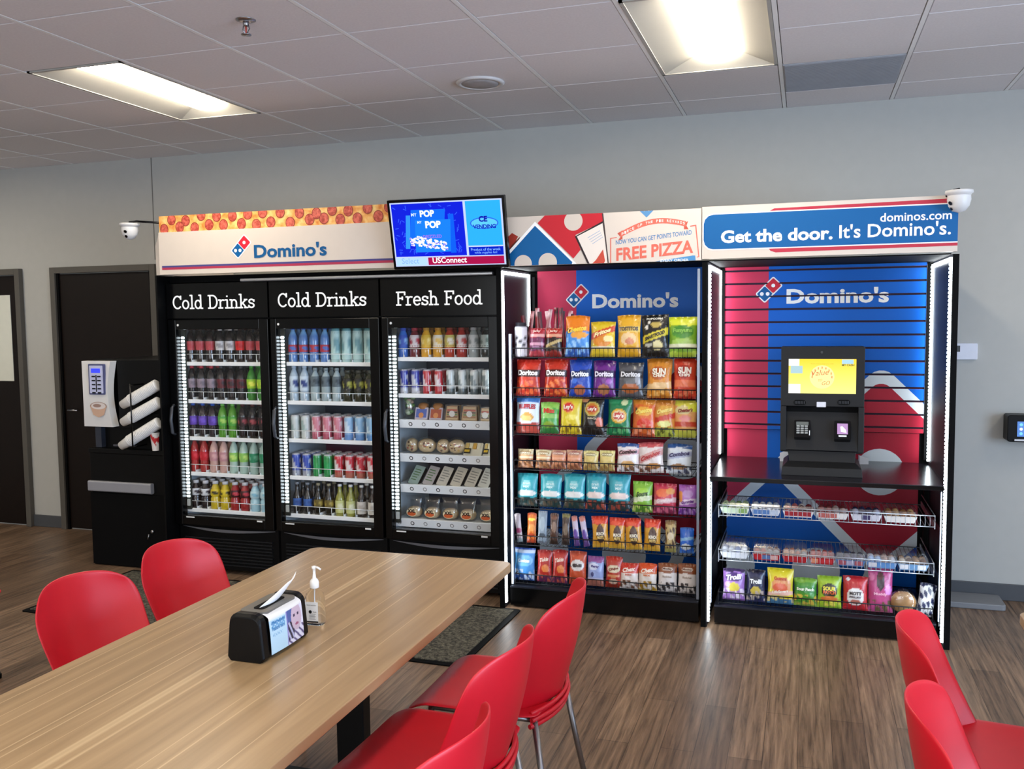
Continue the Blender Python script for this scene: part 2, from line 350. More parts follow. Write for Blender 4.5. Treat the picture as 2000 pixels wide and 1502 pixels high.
# baseboards
mb = MB(); mb.rbox(.9, 5, -.014, 0, 0, .1, .004, BASEM, axis='x'); struct(mb.build('baseboard_right'))
mb = MB(); mb.rbox(-5.985-.07, -5.73, -.014, 0, 0, .1, .004, BASEM, axis='x'); struct(mb.build('baseboard_left'))
# doors
DARK = paint('#130a07', .45, 0, .1, .25, 'espresso_door')
def door(n, x0, x1, lite):
    mb = MB(); f = .05
    mb.box(x0, x0+f, -.045, .0, 0, 2.165, FRAMEM); mb.box(x1-f, x1, -.045, .0, 0, 2.165, FRAMEM); mb.box(x0+f, x1-f, -.045, 0, 2.165-f, 2.165, FRAMEM)
    mb.box(x0+f, x0+f+.02, -.028, 0, 0, 2.115, BLACKR); mb.box(x1-f-.02, x1-f, -.028, 0, 0, 2.115, BLACKR)
    d = struct(mb.build('door_%d' % n, bevel=.003))
    mb = MB(); mb.box(x0+f+.02, x1-f-.02, -.012, -.001, .01, 2.11, DARK); mb.build('door_leaf', d)
    if lite:
        mb = MB(); mb.box(x1-.9, x1-.135, -.016, -.012, 1.23, 1.95, paint('#dcdccf', .25, 0, .02, .5, 'frosted_lite')); mb.build('glass_lite', d)
    mb = MB(); hx = x0+.14 if not lite else x0+.15
    mb.tube([(hx, -.02, 1.0), (hx, -.06, 1.0), (hx+.1, -.06, 1.0)], .008, CHROME); mb.build('door_handle', d)
door(1, -7.08, -6.055, True); door(2, -5.735, -4.70, False)
# ceiling: suspended tiles in a narrow grid
TILE = tile_mat(); GRID = paint('#f2f0ee', .6, 0, .01, .3, 'tee_bar')
mb = MB(); mb.box(-8, 5, -10, 0, HC+.115, HC+.15, BLACKR); ceil = struct(mb.build('ceiling'))
gaps = {(-6, 1), (-6, 2), (-1, 1), (-1, 2), (0, 0)}
fixt = []
for ci in (-11, -6, -1, 4):
    for rk in (1, 7, 12):
        fixt.append((ci, rk)); gaps |= {(ci, rk), (ci, rk+1)}
ti = MB(); gr = MB(); e = .015; ey = .0055
ys = [0.0]+[-(D0+TS*k) for k in range(16)]+[-10.]
def cellY(k): return (-(D0+TS*(k+1)), -(D0+TS*k)) if k >= 0 else (-D0, 0)
for i in range(-14, 9):
    x0, x1 = TS*i, TS*(i+1)
    if x1 <= -8 or x0 >= 5: continue
    x0 = max(x0, -8); x1 = min(x1, 5)
    for k in range(-1, 15):
        if (i, k) in gaps: continue
        y0, y1 = cellY(k); y0 = max(y0, -9.99)
        a = .022 if k >= 0 else .010
        # tegular edge: face sits just under the grid, its rim bevelled
        o = [Vector((x0+.012, y0+.004, HC+.01)), Vector((x1-.012, y0+.004, HC+.01)), Vector((x1-.012, y1-.004, HC+.01)), Vector((x0+.012, y1-.004, HC+.01))]
        f = [Vector((x0+e, y0+ey, HC-.001)), Vector((x1-e, y0+ey, HC-.001)), Vector((x1-e, y1-(ey if k >= 0 else .002), HC-.001)), Vector((x0+e, y1-(ey if k >= 0 else .002), HC-.001))]
        ti.add(o+f, [(0, 1, 5, 4), (1, 2, 6, 5), (2, 3, 7, 6), (3, 0, 4, 7), (4, 5, 6, 7)], TILE)
for i in range(-13, 9): gr.box(TS*i-.010, TS*i+.010, -10, 0, HC-.002, HC+.02, GRID)
for k in range(0, 16):
    for i in range(-14, 9):
        if (i, k) in gaps and (i, k-1) in gaps and (i, k) != (0, 0): continue
        gr.box(max(-8, TS*i), min(5, TS*(i+1)), -(D0+TS*k)-.004, -(D0+TS*k)+.004, HC+.006, HC+.02, paint('#8f8b8a', .7))  # cross bars painted darker than the mains, standing in for the shadow gap
ti.build('ceiling_tiles', ceil); gr.build('ceiling_grid', ceil)
# troffers
def troffer(i, k, label):
    x0, x1 = TS*i, TS*(i+1); y0, y1 = -(D0+TS*(k+2)), -(D0+TS*k)
    t = thing('ceiling_troffer', label, 'ceiling light', ((x0+x1)/2, (y0+y1)/2, HC-.004), 0, 'recessed ceiling lights')
    w, h = TS/2-.012, TS-.012
    PAN = paint('#b3b0a9', .5, 0, .01, .2, 'matt_reflector')
    mb = MB()
    mb.box(-w, w, -h, h, .09, .1, PAN)
    for sx in (-1, 1): mb.box(min(sx*w, sx*(w-.016)), max(sx*w, sx*(w-.016)), -h, h, 0, .09, PAN)
    for sy in (-1, 1): mb.box(-w, w, min(sy*h, sy*(h-.016)), max(sy*h, sy*(h-.016)), 0, .09, PAN)
    # sloped reflector wings and ends
    mb.add([Vector(p) for p in [(-w+.016, -h+.016, .004), (-w+.016, h-.016, .004), (-.115, h-.10, .06), (-.115, -h+.10, .06), (w-.016, -h+.016, .004), (w-.016, h-.016, .004), (.115, h-.10, .06), (.115, -h+.10, .06)]],
           [(0, 1, 2, 3), (5, 4, 7, 6), (1, 5, 6, 2), (4, 0, 3, 7)], PAN)
    mb.build('housing', t)
    mb = MB(); n = 10
    rings = []
    for yy in (-h+.10, h-.10): rings.append([Vector((-.115*math.cos(PI*a/n), yy, .058-.036*math.sin(PI*a/n))) for a in range(n+1)])
    mb.loft(rings, glow('#fff3dc', K_TROFFER, 'troffer_lens'), None, True, True, closed=False); mb.build('lens', t)
    return t
for i, k in fixt:
    lab = {(-6, 1): 'rectangular recessed ceiling light on the left, above the coffee machine side', (-1, 1): 'rectangular recessed ceiling light on the right, cut by the top of the photo'}.get((i, k), 'recessed ceiling light further back in the room, behind the photographer')
    if i == -11: lab = 'recessed ceiling light beyond the left side of the photo'
    if i == 4 and k == 1: lab = 'recessed ceiling light beyond the right side of the photo'
    troffer(i, k, lab)
# return air tile
mb = MB(); y0, y1 = cellY(0)
mb.box(.012, TS-.012, y0+.012, y1-.012, HC-.002, HC+.008, paint('#b4b5ba', .6, 0, .02, .3, 'grey_grille'))
for j in range(44):
    yy = y0+.02+j*(TS-.04)/44; mb.box(.02, TS-.02, yy, yy+.005, HC-.006, HC-.001, paint('#95969b', .6))
tag(mb.build('return_air_grille'), 'plain grey square ceiling grille among the white tiles, right of the right light', 'vent')
# speaker
c = Zp(938, 160, HC); t = thing('ceiling_speaker', 'round white speaker set flush in a ceiling tile', 'speaker', (c.x, c.y, HC))
mb = MB(); mb.lathe([(.128, 0), (.132, -.006), (.125, -.014), (.105, -.014), (.1, -.004), (.1, 0)], paint('#d6d3d2', .5), n=40); mb.build('trim_ring', t)
mb = MB(); mb.lathe([(.102, -.002), (.1, -.012), (.06, -.016), (.001, -.018)], paint('#a9a5a6', .7, 0, .12), n=40); mb.build('grille', t)
# sprinkler
c = Zp(480, 38, HC); t = thing('fire_sprinkler', 'small chrome fire sprinkler hanging from a ceiling tile', 'sprinkler', (c.x, c.y, HC))
mb = MB(); mb.lathe([(.042, 0), (.042, -.004), (.02, -.01), (.014, -.01)], CHROME, n=20); mb.build('escutcheon', t)
mb = MB(); mb.lathe([(.012, -.005), (.012, -.022), (.008, -.03)], CHROME, n=12)
for s in (-1, 1): mb.tube([(s*.010, 0, -.022), (s*.016, 0, -.04), (s*.004, 0, -.06)], .003, CHROME, n=6)
mb.lathe([(.022, -.062), (.022, -.065), (.002, -.068)], CHROME, n=14); mb.tube([(0, 0, -.03), (0, 0, -.06)], .003, paint('#c0392b', .3), n=6); mb.build('head', t)
# thermostat plate, wall box, floor box
t = thing('thermostat', 'white wall thermostat with small dark display, right of the kiosk unit', 'thermostat', (1.005, 0, 1.486))
mb = MB(); mb.rbox(-.10, .10, -.022, 0, -.048, .048, .006, paint('#d9dbe6', .4), axis='y'); mb.build('body', t, bevel=.002)
mb = MB(); mb.box(-.032, .006, -.0245, -.021, -.002, .034, paint('#3b3f42', .3)); mb.box(-.035, -.03, -.024, -.021, -.025, -.02, paint('#666', .3) if False else paint('#666666', .3)); mb.build('display', t)
t = thing('time_clock', 'black wall unit with small lit blue screen at right edge of photo', 'time clock', (1.39, 0, 1.045))
mb = MB(); mb.rbox(-.135, .135, -.12, 0, -.078, .078, .015, BLACK, axis='y'); mb.build('housing', t, bevel=.004)
mb = MB()
mb.add([Vector(p) for p in [(-.085, -.1215, -.045), (.09, -.1215, -.045), (.09, -.1215, .042), (-.085, -.1215, .042)]], [(0, 1, 2, 3)], screen_mat(1.0), lin(H('#5c86cf')))
for i in range(5):
    for j in range(3): disc(mb, Vector((-.065+.03*i, -.1225, -.028+.026*j)), .009, screen_mat(1.0), H('#dfe8ff') if (i+j) % 2 else H('#7fd0ff'), n=10)
mb.build('screen', t)
mb = MB(); mb.box(-.1, .11, -.135, -.12, -.07, -.06, paint('#cfcfd2', .4)); mb.build('ledge', t)
mb = MB(); mb.rbox(.93, 1.255, -.235, -.02, 0, .035, .02, paint('#7c7d80', .55), axis='z'); tag(mb.build('floor_box', bevel=.006), 'low flat grey box lying on the floor against the right wall', 'floor box')
# floor mat
t = thing('floor_mat', 'long charcoal carpet mat on the floor in front of the coolers', 'floor mat', (-2.86, -1.405, 0), math.radians(-1.5))
mb = MB(); mb.rbox(-1.42, 1.42, -.46, .46, 0, .006, .02, BLACKR); mb.build('rubber_edge', t)
mb = MB(); mb.box(-1.385, 1.385, -.425, .425, .004, .011, mat_carpet()); mb.build('carpet_pile', t)

# ================================================================ coolers
LEDW = glow('#e6f6ff', K_LED, 'led_white')
INNER = paint('#c9d3da', .5, 0, .02, .4, 'cooler_liner'); INBACK = paint('#4c566a', .5, 0, .05, .3, 'cooler_back')
SHELF = paint('#eef2f4', .4, 0, .01, .4, 'white_shelf')
def cooler(x0, x1, gx0, gx1, zs, title, tpx, rails, label, k):
    """x0..x1 body, gx0..gx1 glass, zs shelf heights"""
    t = thing('glass_door_cooler', label, 'cooler', ((x0+x1)/2, -.45, 0), 0, 'three glass door coolers')
    ox, oy = (x0+x1)/2, -.45
    def S(mb, name, **k): 
        mb.v = [(a-ox, b-oy, c) for a, b, c in mb.v]; return mb.build(name, t, **k)
    g0, g1, z0, z1 = gx0-.03, gx1+.03, .36, 1.72
    mb = MB()
    mb.box(x0, g0, -.79, -.06, .06, 1.97, BLACK); mb.box(g1, x1, -.79, -.06, .06, 1.97, BLACK)
    mb.box(g0, g1, -.79, -.06, .06, z0, BLACK); mb.box(g0, g1, -.79, -.06, z1, 1.97, BLACK); mb.box(g0, g1, -.20, -.06, z0, z1, BLACK)
    mb.box(g0+.001, g0+.006, -.789, -.2, z0, z1, INNER); mb.box(g1-.006, g1-.001, -.789, -.2, z0, z1, INNER); mb.box(g0, g1, -.207, -.201, z0, z1, INBACK)
    mb.box(g0, g1, -.789, -.2, z0, z0+.006, INNER); mb.box(g0, g1, -.789, -.2, z1-.006, z1, INNER)
    S(mb, 'cabinet')
    # sign box above the door
    mb = MB(); mb.box(x0+.003, x1-.003, -.85, -.79, 1.735, 1.965, BLACKG)
    (lx, ly), (rx, ry), hp = tpx
    T(mb, title, (lx, ly), (rx, ry), -.85, hp, (1, 1, 1), m=glow('#ffffff', .85, 'lit_letters'), off=.002, geo=slab_geo(title)); S(mb, 'header_sign')
    # door
    mb = MB(); a, b, c, d = x0+.006, x1-.006, .335, 1.725
    mb.box(a, gx0, -.85, -.795, c, d, BLACKG); mb.box(gx1, b, -.85, -.795, c, d, BLACKG); mb.box(gx0, gx1, -.85, -.795, c, .40, BLACKG); mb.box(gx0, gx1, -.85, -.795, 1.66, d, BLACKG)
    dr = S(mb, 'door', bevel=.003)
    def SD(mb, name, **k):
        mb.v = [(p-ox, q-oy, r) for p, q, r in mb.v]; return mb.build(name, dr, **k)
    mb = MB(); mb.box(gx0, gx1, -.835, -.829, .40, 1.66, clear_mat('door_glass', gl=.025)); SD(mb, 'glass')
    mb = MB(); hx = a+.028; zc = 1.05
    mb.tube([(hx, -.852, zc-.10), (hx, -.878, zc-.085), (hx-.004, -.885, zc), (hx, -.878, zc+.085), (hx, -.852, zc+.10)], .011, paint('#3a3d44', .3, 0, .02, .6), n=8); SD(mb, 'handle')
    mb = MB(); mb.box(gx0+.03, gx0+.095, -.852, -.849, .385, .393, WHITE); mb.box(gx1-.06, gx1-.02, -.852, -.849, .385, .395, WHITE); mb.lathe([(.008, 0), (.008, .002)], WHITE, M=Matrix.Translation((gx0+.02, -.85, 1.69))@Matrix.Rotation(PI/2, 4, 'X'), n=10); SD(mb, 'door_stickers')
    # led strip at the hinge side
    mb = MB(); lx = gx0+.012
    mb.box(lx-.010, lx+.022, -.800, -.786, .43, 1.66, paint('#1a211c', .5)); mb.rbox(lx-.006, lx+.018, -.806, -.799, .455, .50, .004, paint('#b9bdb9', .5), axis='y')
    n = 48
    for j in range(n):
        z = .515+(1.62-.515)*j/n; mb.rbox(lx-.007, lx+.016, -.805, -.799, z, z+.0135, .004, LEDW, axis='y', n=2)
    S(mb, 'led_strip')
    # vertical led on the other jamb, facing inwards
    mb = MB(); mb.box(g1-.016, g1-.006, -.785, -.765, .5, 1.62, glow('#e6f6ff', K_LED*.35, 'led_white_soft')); S(mb, 'jamb_light')
    for j, z in enumerate(zs):
        mb = MB(); mb.box(g0+.012, g1-.012, -.775, -.215, z-.012, z, SHELF if not rails[j] else paint('#dfe4e4', .4))
        if rails[j]:
            R = Matrix.Translation((0, -.775, z-.02))@Matrix.Rotation(math.radians(14), 4, 'X')
            mb.box(g0+.012, g1-.012, -.008, 0, -.02, .034, SHELF, M=R)
            nn = 8
            for q in range(nn):
                cx = g0+.05+(g1-g0-.09)*q/(nn-1)
                for rr, cc in ((.0135, H('#3b3b3b') if q % 2 else H('#9a9a9a')), (.008, H('#f2f2f2'))):
                    mb.poly([R@Vector((cx+rr*math.cos(2*PI*w/12), -.0085-(.0005 if rr < .01 else 0), .006+rr*math.sin(2*PI*w/12))) for w in range(12)], CARD, lin(cc))
        else:
            mb.rbox(g0+.012, g1-.012, -.79, -.775, z-.02, z+.006, .003, SHELF, axis='x')
            cw = (g1-g0-.03)/8; fz = z+.058
            if z < 1.4 or True:
                mb.tube([(g0+.02, -.787, fz), (g1-.02, -.787, fz)], .0022, SHELF, n=6)
                for q in range(9):
                    cx = g0+.016+cw*q; mb.tube([(cx, -.787, z), (cx, -.787, fz)], .0016, SHELF, n=5); mb.box(cx-.001, cx+.001, -.787, -.25, z, z+.02, SHELF)
        S(mb, 'shelf')
    # lower louvred panel and kick
    mb = MB(); mb.box(x0+.004, x1-.004, -.80, -.79, .03, .325, BLACK)
    for q in range(9): mb.box(x0+.05, x1-.05, -.812, -.80, .06+.022*q, .068+.022*q, paint('#15161a', .35))
    n = 16; arc = []
    for q in range(n+1):
        u = q/n; arc.append((x0+.03+(x1-x0-.06)*u, -.80-.03*math.sin(PI*u), .315-.004*math.sin(PI*u)))
    mb.loft([[Vector(p) for p in arc], [Vector((p[0], p[1], p[2]-.018*math.sin(PI*(i/n))-.002)) for i, p in enumerate(arc)]], paint('#77777c', .3, .4), closed=False, cap=False)
    S(mb, 'grille_panel')
    mb = MB()
    for fx in (x0+.06, x1-.06):
        for fy in (-.72, -.14): mb.lathe([(.02, 0), (.02, .06)], BLACKR, cx=fx, cy=fy, n=10)
    S(mb, 'levelling_feet')
    return t
COOL = [(-3.952, -3.165, -3.885, -3.238), (-3.158, -2.372, -3.112, -2.443), (-2.365, -1.58, -2.315, -1.66)]
Z1 = [1.435, 1.18, .926, .682, .43]; Z2 = [1.438, 1.185, .936, .69, .437]; Z3 = [1.472, 1.244, 1.075, .860, .665, .445]
cooler(*COOL[0], Z1, 'Cold Drinks', ((338, 604), (499, 602), 26), [0]*5, 'tall black glass door cooler of bottled drinks, leftmost of three, next to coffee machine', 0)
cooler(*COOL[1], Z2, 'Cold Drinks', ((543, 600), (717, 597), 27), [0]*5, 'tall black glass door cooler of drinks and cans, middle one of three', 1)
cooler(*COOL[2], Z3, 'Fresh Food', ((774, 597), (943, 593), 27), [0, 0, 1, 1, 1, 1], 'tall black glass door cooler with Fresh Food sign, rightmost of three', 2)
# dark filler boards round the coolers
mb = MB(); mb.box(-3.968, -3.955, -.93, -.05, 0, 2.02, BLACK); mb.box(-3.968, -1.566, -.80, -.05, 1.975, 2.018, BLACKR)
t = tag(mb.build('cooler_surround'), 'black boards framing the left end and top of the three coolers', 'surround')
mb = MB(); a = Yp(470, 551, -.93); b = Yp(975, 539, -.93); mb.rbox(a.x, -1.60, -.935, -.90, 1.966, 1.984, .006, ALU, axis='x')
mb.build('trim_bar', t, label='slim pale metal bar under the header')
# ================================================================ printed artwork helpers
def mpp(x, y, v): return (Yp(x+1, y, v)-Yp(x, y, v)).length
def clip(pts, x0, x1, z0, z1):
    def cut(ps, ins, inter):
        out = []
        for i, p in enumerate(ps):
            q = ps[i-1]
            if ins(p):
                if not ins(q): out.append(inter(q, p))
                out.append(p)
            elif ins(q): out.append(inter(q, p))
        return out
    def ix(c): return lambda a, b: (c, a[1]+(b[1]-a[1])*(c-a[0])/((b[0]-a[0]) or 1e-9))
    def iz(c): return lambda a, b: (a[0]+(b[0]-a[0])*(c-a[1])/((b[1]-a[1]) or 1e-9), c)
    for ins, it in ((lambda p: p[0] >= x0, ix(x0)), (lambda p: p[0] <= x1, ix(x1)), (lambda p: p[1] >= z0, iz(z0)), (lambda p: p[1] <= z1, iz(z1))):
        pts = cut(pts, ins, it)
        if len(pts) < 3: return []
    return pts
def art(mb, pts, y, off, col, rects, m=None):
    """flat print of a polygon (x,z) on the plane y, cut to the given rectangles"""
    for r in rects:
        q = clip(list(pts), *r)
        if q: mb.poly([Vector((a, y-off, b)) for a, b in q], m or PRINT, lin(col))
def pxs(l, y): return [(lambda p: (p.x, p.z))(Yp(a, b, y)) for a, b in l]
def circ(cx, cz, r, n=28, ry=None): return [(cx+r*math.cos(2*PI*i/n), cz+(ry or r)*math.sin(2*PI*i/n)) for i in range(n)]
def rot_sq(cx, cz, h, r, n=5):
    """square standing on a corner, half diagonal h, rounded corners r"""
    s = h/math.sqrt(2); out = []
    for sx, sz, t0 in ((1, 1, 0), (-1, 1, 90), (-1, -1, 180), (1, -1, 270)):
        for i in range(n+1):
            t = math.radians(t0+90*i/n); a = sx*(s-r)+r*math.cos(t); b = sz*(s-r)+r*math.sin(t); out.append((cx+(a-b)/math.sqrt(2), cz+(a+b)/math.sqrt(2)))
    return out
BLU, REDP, PALE = H('#0564cc'), H('#d2385a'), H('#e6eef6')
def giant_logo(mb, cx, cz, h, y, rects, m=None):
    """red square centre (cx,cz), blue square one side down and to the left"""
    b = .062
    for (x, z, c) in ((cx, cz, H('#b8203a')), (cx-h, cz-h, H('#0858b0'))):
        art(mb, rot_sq(x, z, h+b*.7, .09), y, .0008 if x == cx else .0011, PALE, rects, m)
    for (x, z, c) in ((cx, cz, H('#b02038')), (cx-h, cz-h, H('#0858b0'))):
        art(mb, rot_sq(x, z, h-b*.7, .07), y, .0014, c, rects, m)
    for (x, z) in ((cx, cz), (cx-h-.25, cz-h-.02), (cx-h+.25, cz-h-.02)): art(mb, circ(x, z, .14), y, .002, PALE, rects, m)

STRIP = glow('#f4fbff', K_LED*1.25, 'led_tube')
def led_bar(mb, x, y, z0, z1, w=.012, beads=False, face=1):
    """vertical light strip on the inner face of a side panel; face=+1 looks towards +x"""
    a, b = (x, x+.008) if face > 0 else (x-.008, x)
    if not beads: mb.box(a, b, y-w/2, y+w/2, z0, z1, STRIP); return
    mb.box(a, b, y-w/2, y+w/2, z0, z1, STRIP)
    n = int((z1-z0)/.02)
    for j in range(n): z = z0+(z1-z0)*j/n; mb.box(a if face > 0 else a-.004, b+.004 if face > 0 else b, y-w/2-.001, y+w/2+.001, z, z+.011, LEDW)
PANEL = paint('#14151c', .5, .1, .02, .4, 'dark_side_panel')
def wire_basket(mb, x0, x1, y0, y1, z, fh, m, n=44, r=.0022):
    """open wire shelf: floor wires, front fence fh high, side wires"""
    for yy in (y0, (y0+y1)/2, y1): mb.tube([(x0, yy, z), (x1, yy, z)], r*1.3, m, n=5)
    mb.tube([(x0, y0, z+fh), (x1, y0, z+fh)], r*1.5, m, n=5)
    for i in range(n):
        x = x0+(x1-x0)*i/(n-1); mb.tube([(x, y1, z), (x, y0, z), (x, y0, z+fh)], r*.8, m, n=4)
    for x in (x0, x1):
        mb.tube([(x, y0, z+fh), (x, y1, z+fh)], r*1.3, m, n=5)
        mb.box(x-.002, x+.002, y0, y1+.02, z-.012, z+.02, m)

# ================================================================ snack display
ZS = [1.482, 1.250, 1.030, .822, .592, .372, .140]
t = thing('snack_display', 'tall black lit display rack with seven wire shelves of snack bags', 'display rack', (-.95, -.5, 0), 0, 'display racks')
def loc(mb, o): mb.v = [(a-o.location.x, b-o.location.y, c-o.location.z) for a, b, c in mb.v]
def part(mb, name, o, **k): loc(mb, o); return mb.build(name, o, **k)
mb = MB(); mb.box(-1.566, -1.536, -.955, -.05, 0, 2.0, PANEL); mb.box(-1.566, -1.536, -.965, -.955, 0, 2.0, BLACKR); part(mb, 'side_panel', t)
mb = MB(); led_bar(mb, -1.536, -.945, .03, 1.985, .022); led_bar(mb, -1.536, -.42, 1.66, 1.985, .016); mb.box(-1.536, -1.526, -.93, -.43, 1.968, 1.985, STRIP); part(mb, 'led_strip', t)
PS = (-1.488, -.44, .1, 2.01); PY = -.38
mb = MB(); mb.box(PS[0]-.005, PS[1]+.03, PY, PY+.02, .05, PS[3], BLACKR)
art(mb, [(PS[0], PS[2]), (PS[1], PS[2]), (PS[1], PS[3]), (PS[0], PS[3])], PY, .0002, H('#d2385a'), [PS])
bx = Yp(1126, 640, PY).x; art(mb, [(bx, PS[2]), (PS[1], PS[2]), (PS[1], PS[3]), (bx, PS[3])], PY, .0005, BLU, [PS])
p = Yp(1142, 885, PY); hh = .62; giant_logo(mb, p.x+hh, p.z, hh, PY, [PS])
domino_logo(mb, Yp(1128, 578, PY), 19*mpp(1128, 578, PY), PY, off=.0026)
T(mb, "Domino's", (1157, 601), (1325, 597.5), PY, 29, (1, 1, 1), .035, off=.003); part(mb, 'back_panel', t)
UP = paint('#8f96a3', .35, .7, .02, .5, 'upright_steel'); WIRE = paint('#101014', .35, .3, .02, .5, 'black_wire'); WIREW = paint('#b9bcc4', .3, .8, .02, .5, 'zinc_wire')
for x in (-1.505, -.418):
    mb = MB(); mb.box(x-.007, x+.007, -.905, -.885, .13, 1.62 if x < -1 else 1.97, UP)
    for z in ZS: mb.box(x-.004, x+.004, -.9, PY, z-.03, z-.008, WIRE)
    mb.box(x-.008, x+.008, PY-.03, PY-.002, .05, 1.97, BLACKR); part(mb, 'upright', t)
for i, z in enumerate(ZS): mb = MB(); wire_basket(mb, -1.49, -.43, -.9, PY-.03, z, .055, WIRE); part(mb, 'wire_shelf', t)
mb = MB(); mb.box(-1.512, -.41, -.93, -.4, .012, .118, BLACKG); mb.box(-1.512, -.41, -.935, -.4, .118, .126, paint('#2a2c36', .3, .5)); mb.box(-1.5, -.42, -.9, -.4, 0, .012, BLACKR); part(mb, 'kick_plate', t)

# ================================================================ kiosk display
ZK = [.615, .365, .125]
t = thing('kiosk_display', 'black lit display bay with slat wall, counter and three wire shelves of pastries', 'display rack', (.24, -.5, 0), 0, 'display racks')
mb = MB(); mb.box(-.392, -.360, -.965, -.05, 0, 2.0, PANEL); mb.box(-.3925, -.366, -.975, -.965, 0, 2.0, BLACKR); part(mb, 'divider_panel', t)
mb = MB(); mb.box(.828, .856, -.965, -.05, 0, 2.005, PANEL); mb.box(.828, .857, -.978, -.965, 0, 2.005, BLACKR); part(mb, 'side_panel', t)
mb = MB(); led_bar(mb, -.360, -.95, .03, 1.985, .022, True); led_bar(mb, -.360, -.26, .86, 1.985, .016); mb.box(-.360, -.350, -.93, -.27, 1.968, 1.985, STRIP); part(mb, 'led_strip', t)
mb = MB(); led_bar(mb, .828, -.95, .03, 1.99, .022, True, -1); led_bar(mb, .828, -.26, .86, 1.99, .016, True, -1); mb.box(.818, .828, -.93, -.27, 1.972, 1.99, STRIP); part(mb, 'led_strip', t)
KX0, KX1, KY = -.338, .800, -.22
zl = [Yp(1450, v, KY).z for v in (529.6, 827.7)]; zz = [zl[0]+(zl[1]-zl[0])*i/12 for i in range(13)]
g = .006; rects = [(KX0, KX1, zz[0]+g, 2.03)]+[(KX0, KX1, zz[i+1]+g, zz[i]-g) for i in range(12)]+[(KX0, KX1, zz[12]-.03, zz[12]-g)]
DK = paint('#2b1220', .6)
mb = MB(); mb.box(KX0, KX1, KY+.012, KY+.03, zz[12]-.03, 2.03, paint('#2a1830', .6, 0, .02, .3, 'slat_groove'))
for r in rects: mb.box(r[0], r[1], KY, KY+.013, r[2], r[3], PRINT, lin(REDP))
bx = Yp(1500, 700, KY).x
def kart(mb, rects, y):
    art(mb, [(bx, 0), (KX1, 0), (KX1, 2.2), (bx, 2.2)], y, .0004, BLU, rects)
    a = Yp(1722, 712, KY); l = Yp(1512, 915, KY); h = (a.z-l.z+a.x-l.x)/2-.02
    giant_logo(mb, a.x, l.z, h, y, rects)
kart(mb, rects, KY)
lm = MB(); domino_logo(lm, Yp(1502, 566, KY), 22*mpp(1502, 566, KY), KY, off=.0026)
mb.v, off_ = mb.v, len(mb.v)
mb.add(lm.v, [tuple(f) for f in lm.f], PRINT, list(lm.c))
T(mb, "Domino's", (1536, 592), (1736, 588), KY, 30, (1, 1, 1), .035, off=.003)
for i in (1, 2, 3):   # the printed letters break at the grooves
    mb.box(bx-.12, Yp(1740, 588, KY).x, KY-.0040, KY-.0036, zz[i]-g*.8, zz[i]+g*.8, paint('#2a1830', .6, 0, .02, .3, 'slat_groove'))
part(mb, 'slat_wall', t)
mb = MB(); lr = [(KX0+.02, KX1-.02, .05, zz[12]-.035)]; y2 = KY+.02
mb.box(KX0-.02, KX1+.04, y2, y2+.02, .05, zz[12]-.03, BLACKR)
art(mb, [(KX0, 0), (KX1, 0), (KX1, 1.2), (KX0, 1.2)], y2, .0002, REDP, lr); kart(mb, lr, y2); part(mb, 'lower_back_panel', t)
for x in (KX0-.01, KX1+.015):
    mb = MB(); mb.box(x-.012, x+.012, KY-.01, KY+.012, .86, 2.0, BLACKR); mb.box(x-.014, x+.014, -.30, -.25, .02, .82, BLACKR)
    mb.box(x+(-.006 if x > 0 else -.0), x+(.0 if x > 0 else .006), -.905, -.885, .12, .80, UP)
    for z in ZK: mb.box(x-.003, x+.003, -.9, -.27, z-.03, z-.008, WIRE)
    part(mb, 'upright', t)
mb = MB(); mb.rbox(-.352, .826, -.96, -.205, .815, .840, .01, paint('#15141b', .22, .0, .02, .6, 'counter_laminate'), axis='z'); mb.box(-.352, .826, -.9605, -.955, .817, .838, BLACKG); part(mb, 'counter', t, bevel=.002)
for i, z in enumerate(ZK): mb = MB(); wire_basket(mb, -.305, .785, -.9, -.33, z, .058, WIREW if i < 2 else WIRE, 48); part(mb, 'wire_shelf', t)
mb = MB(); mb.box(-.325, .80, -.915, -.3, .012, .103, BLACKG); mb.box(-.325, .80, -.92, -.3, .103, .112, paint('#2a2c36', .3, .5)); mb.box(-.3, .78, -.88, -.3, 0, .012, BLACKR); part(mb, 'kick_plate', t)

# ================================================================ header signs
HY = -.965
def board(name, x0, x1, z0, z1, label, th=.03):
    t = thing(name, label, 'sign', ((x0+x1)/2, HY+th/2, z0)); return t
t = board('cooler_header_sign', -3.9, -2.0, 2.02, 2.4, "long cream Domino's header sign with pepperoni pizza strip above the coolers")
CREAM = H('#d9cdc2')
mb = MB(); mb.box(-3.9, -1.56, HY, HY+.03, 2.022, 2.296, paint('#d9cdc2', .5, 0, .01, .3, 'cream_panel'))
mb.add([Vector(p) for p in [(-3.9, HY+.004, 2.022), (-3.9, HY+.004, 2.29), (-3.968, HY+.05, 2.215), (-3.968, HY+.05, 2.022), (-3.9, -.06, 2.022), (-3.9, -.06, 2.29), (-3.968, -.06, 2.215), (-3.968, -.06, 2.022)]], [(0, 1, 2, 3), (1, 5, 6, 2), (3, 2, 6, 7), (0, 3, 7, 4)], paint('#e6dcd3', .5))
r = [(-3.898, -1.56, 2.02, 2.296)]
zt = Yp(317, 519.5, HY).z; zb = Yp(317, 527.5, HY).z; zm = (zt*.55+zb*.45)
art(mb, [(-3.88, zm), (-1.56, zm), (-1.56, zt), (-3.88, zt)], HY, .0008, H('#4d4a86'), r); art(mb, [(-3.88, zb), (-1.56, zb), (-1.56, zm), (-3.88, zm)], HY, .0008, H('#b23a55'), r)
domino_logo(mb, Yp(471, 481.5, HY), 17*mpp(471, 481, HY), HY, border=True, off=.001)
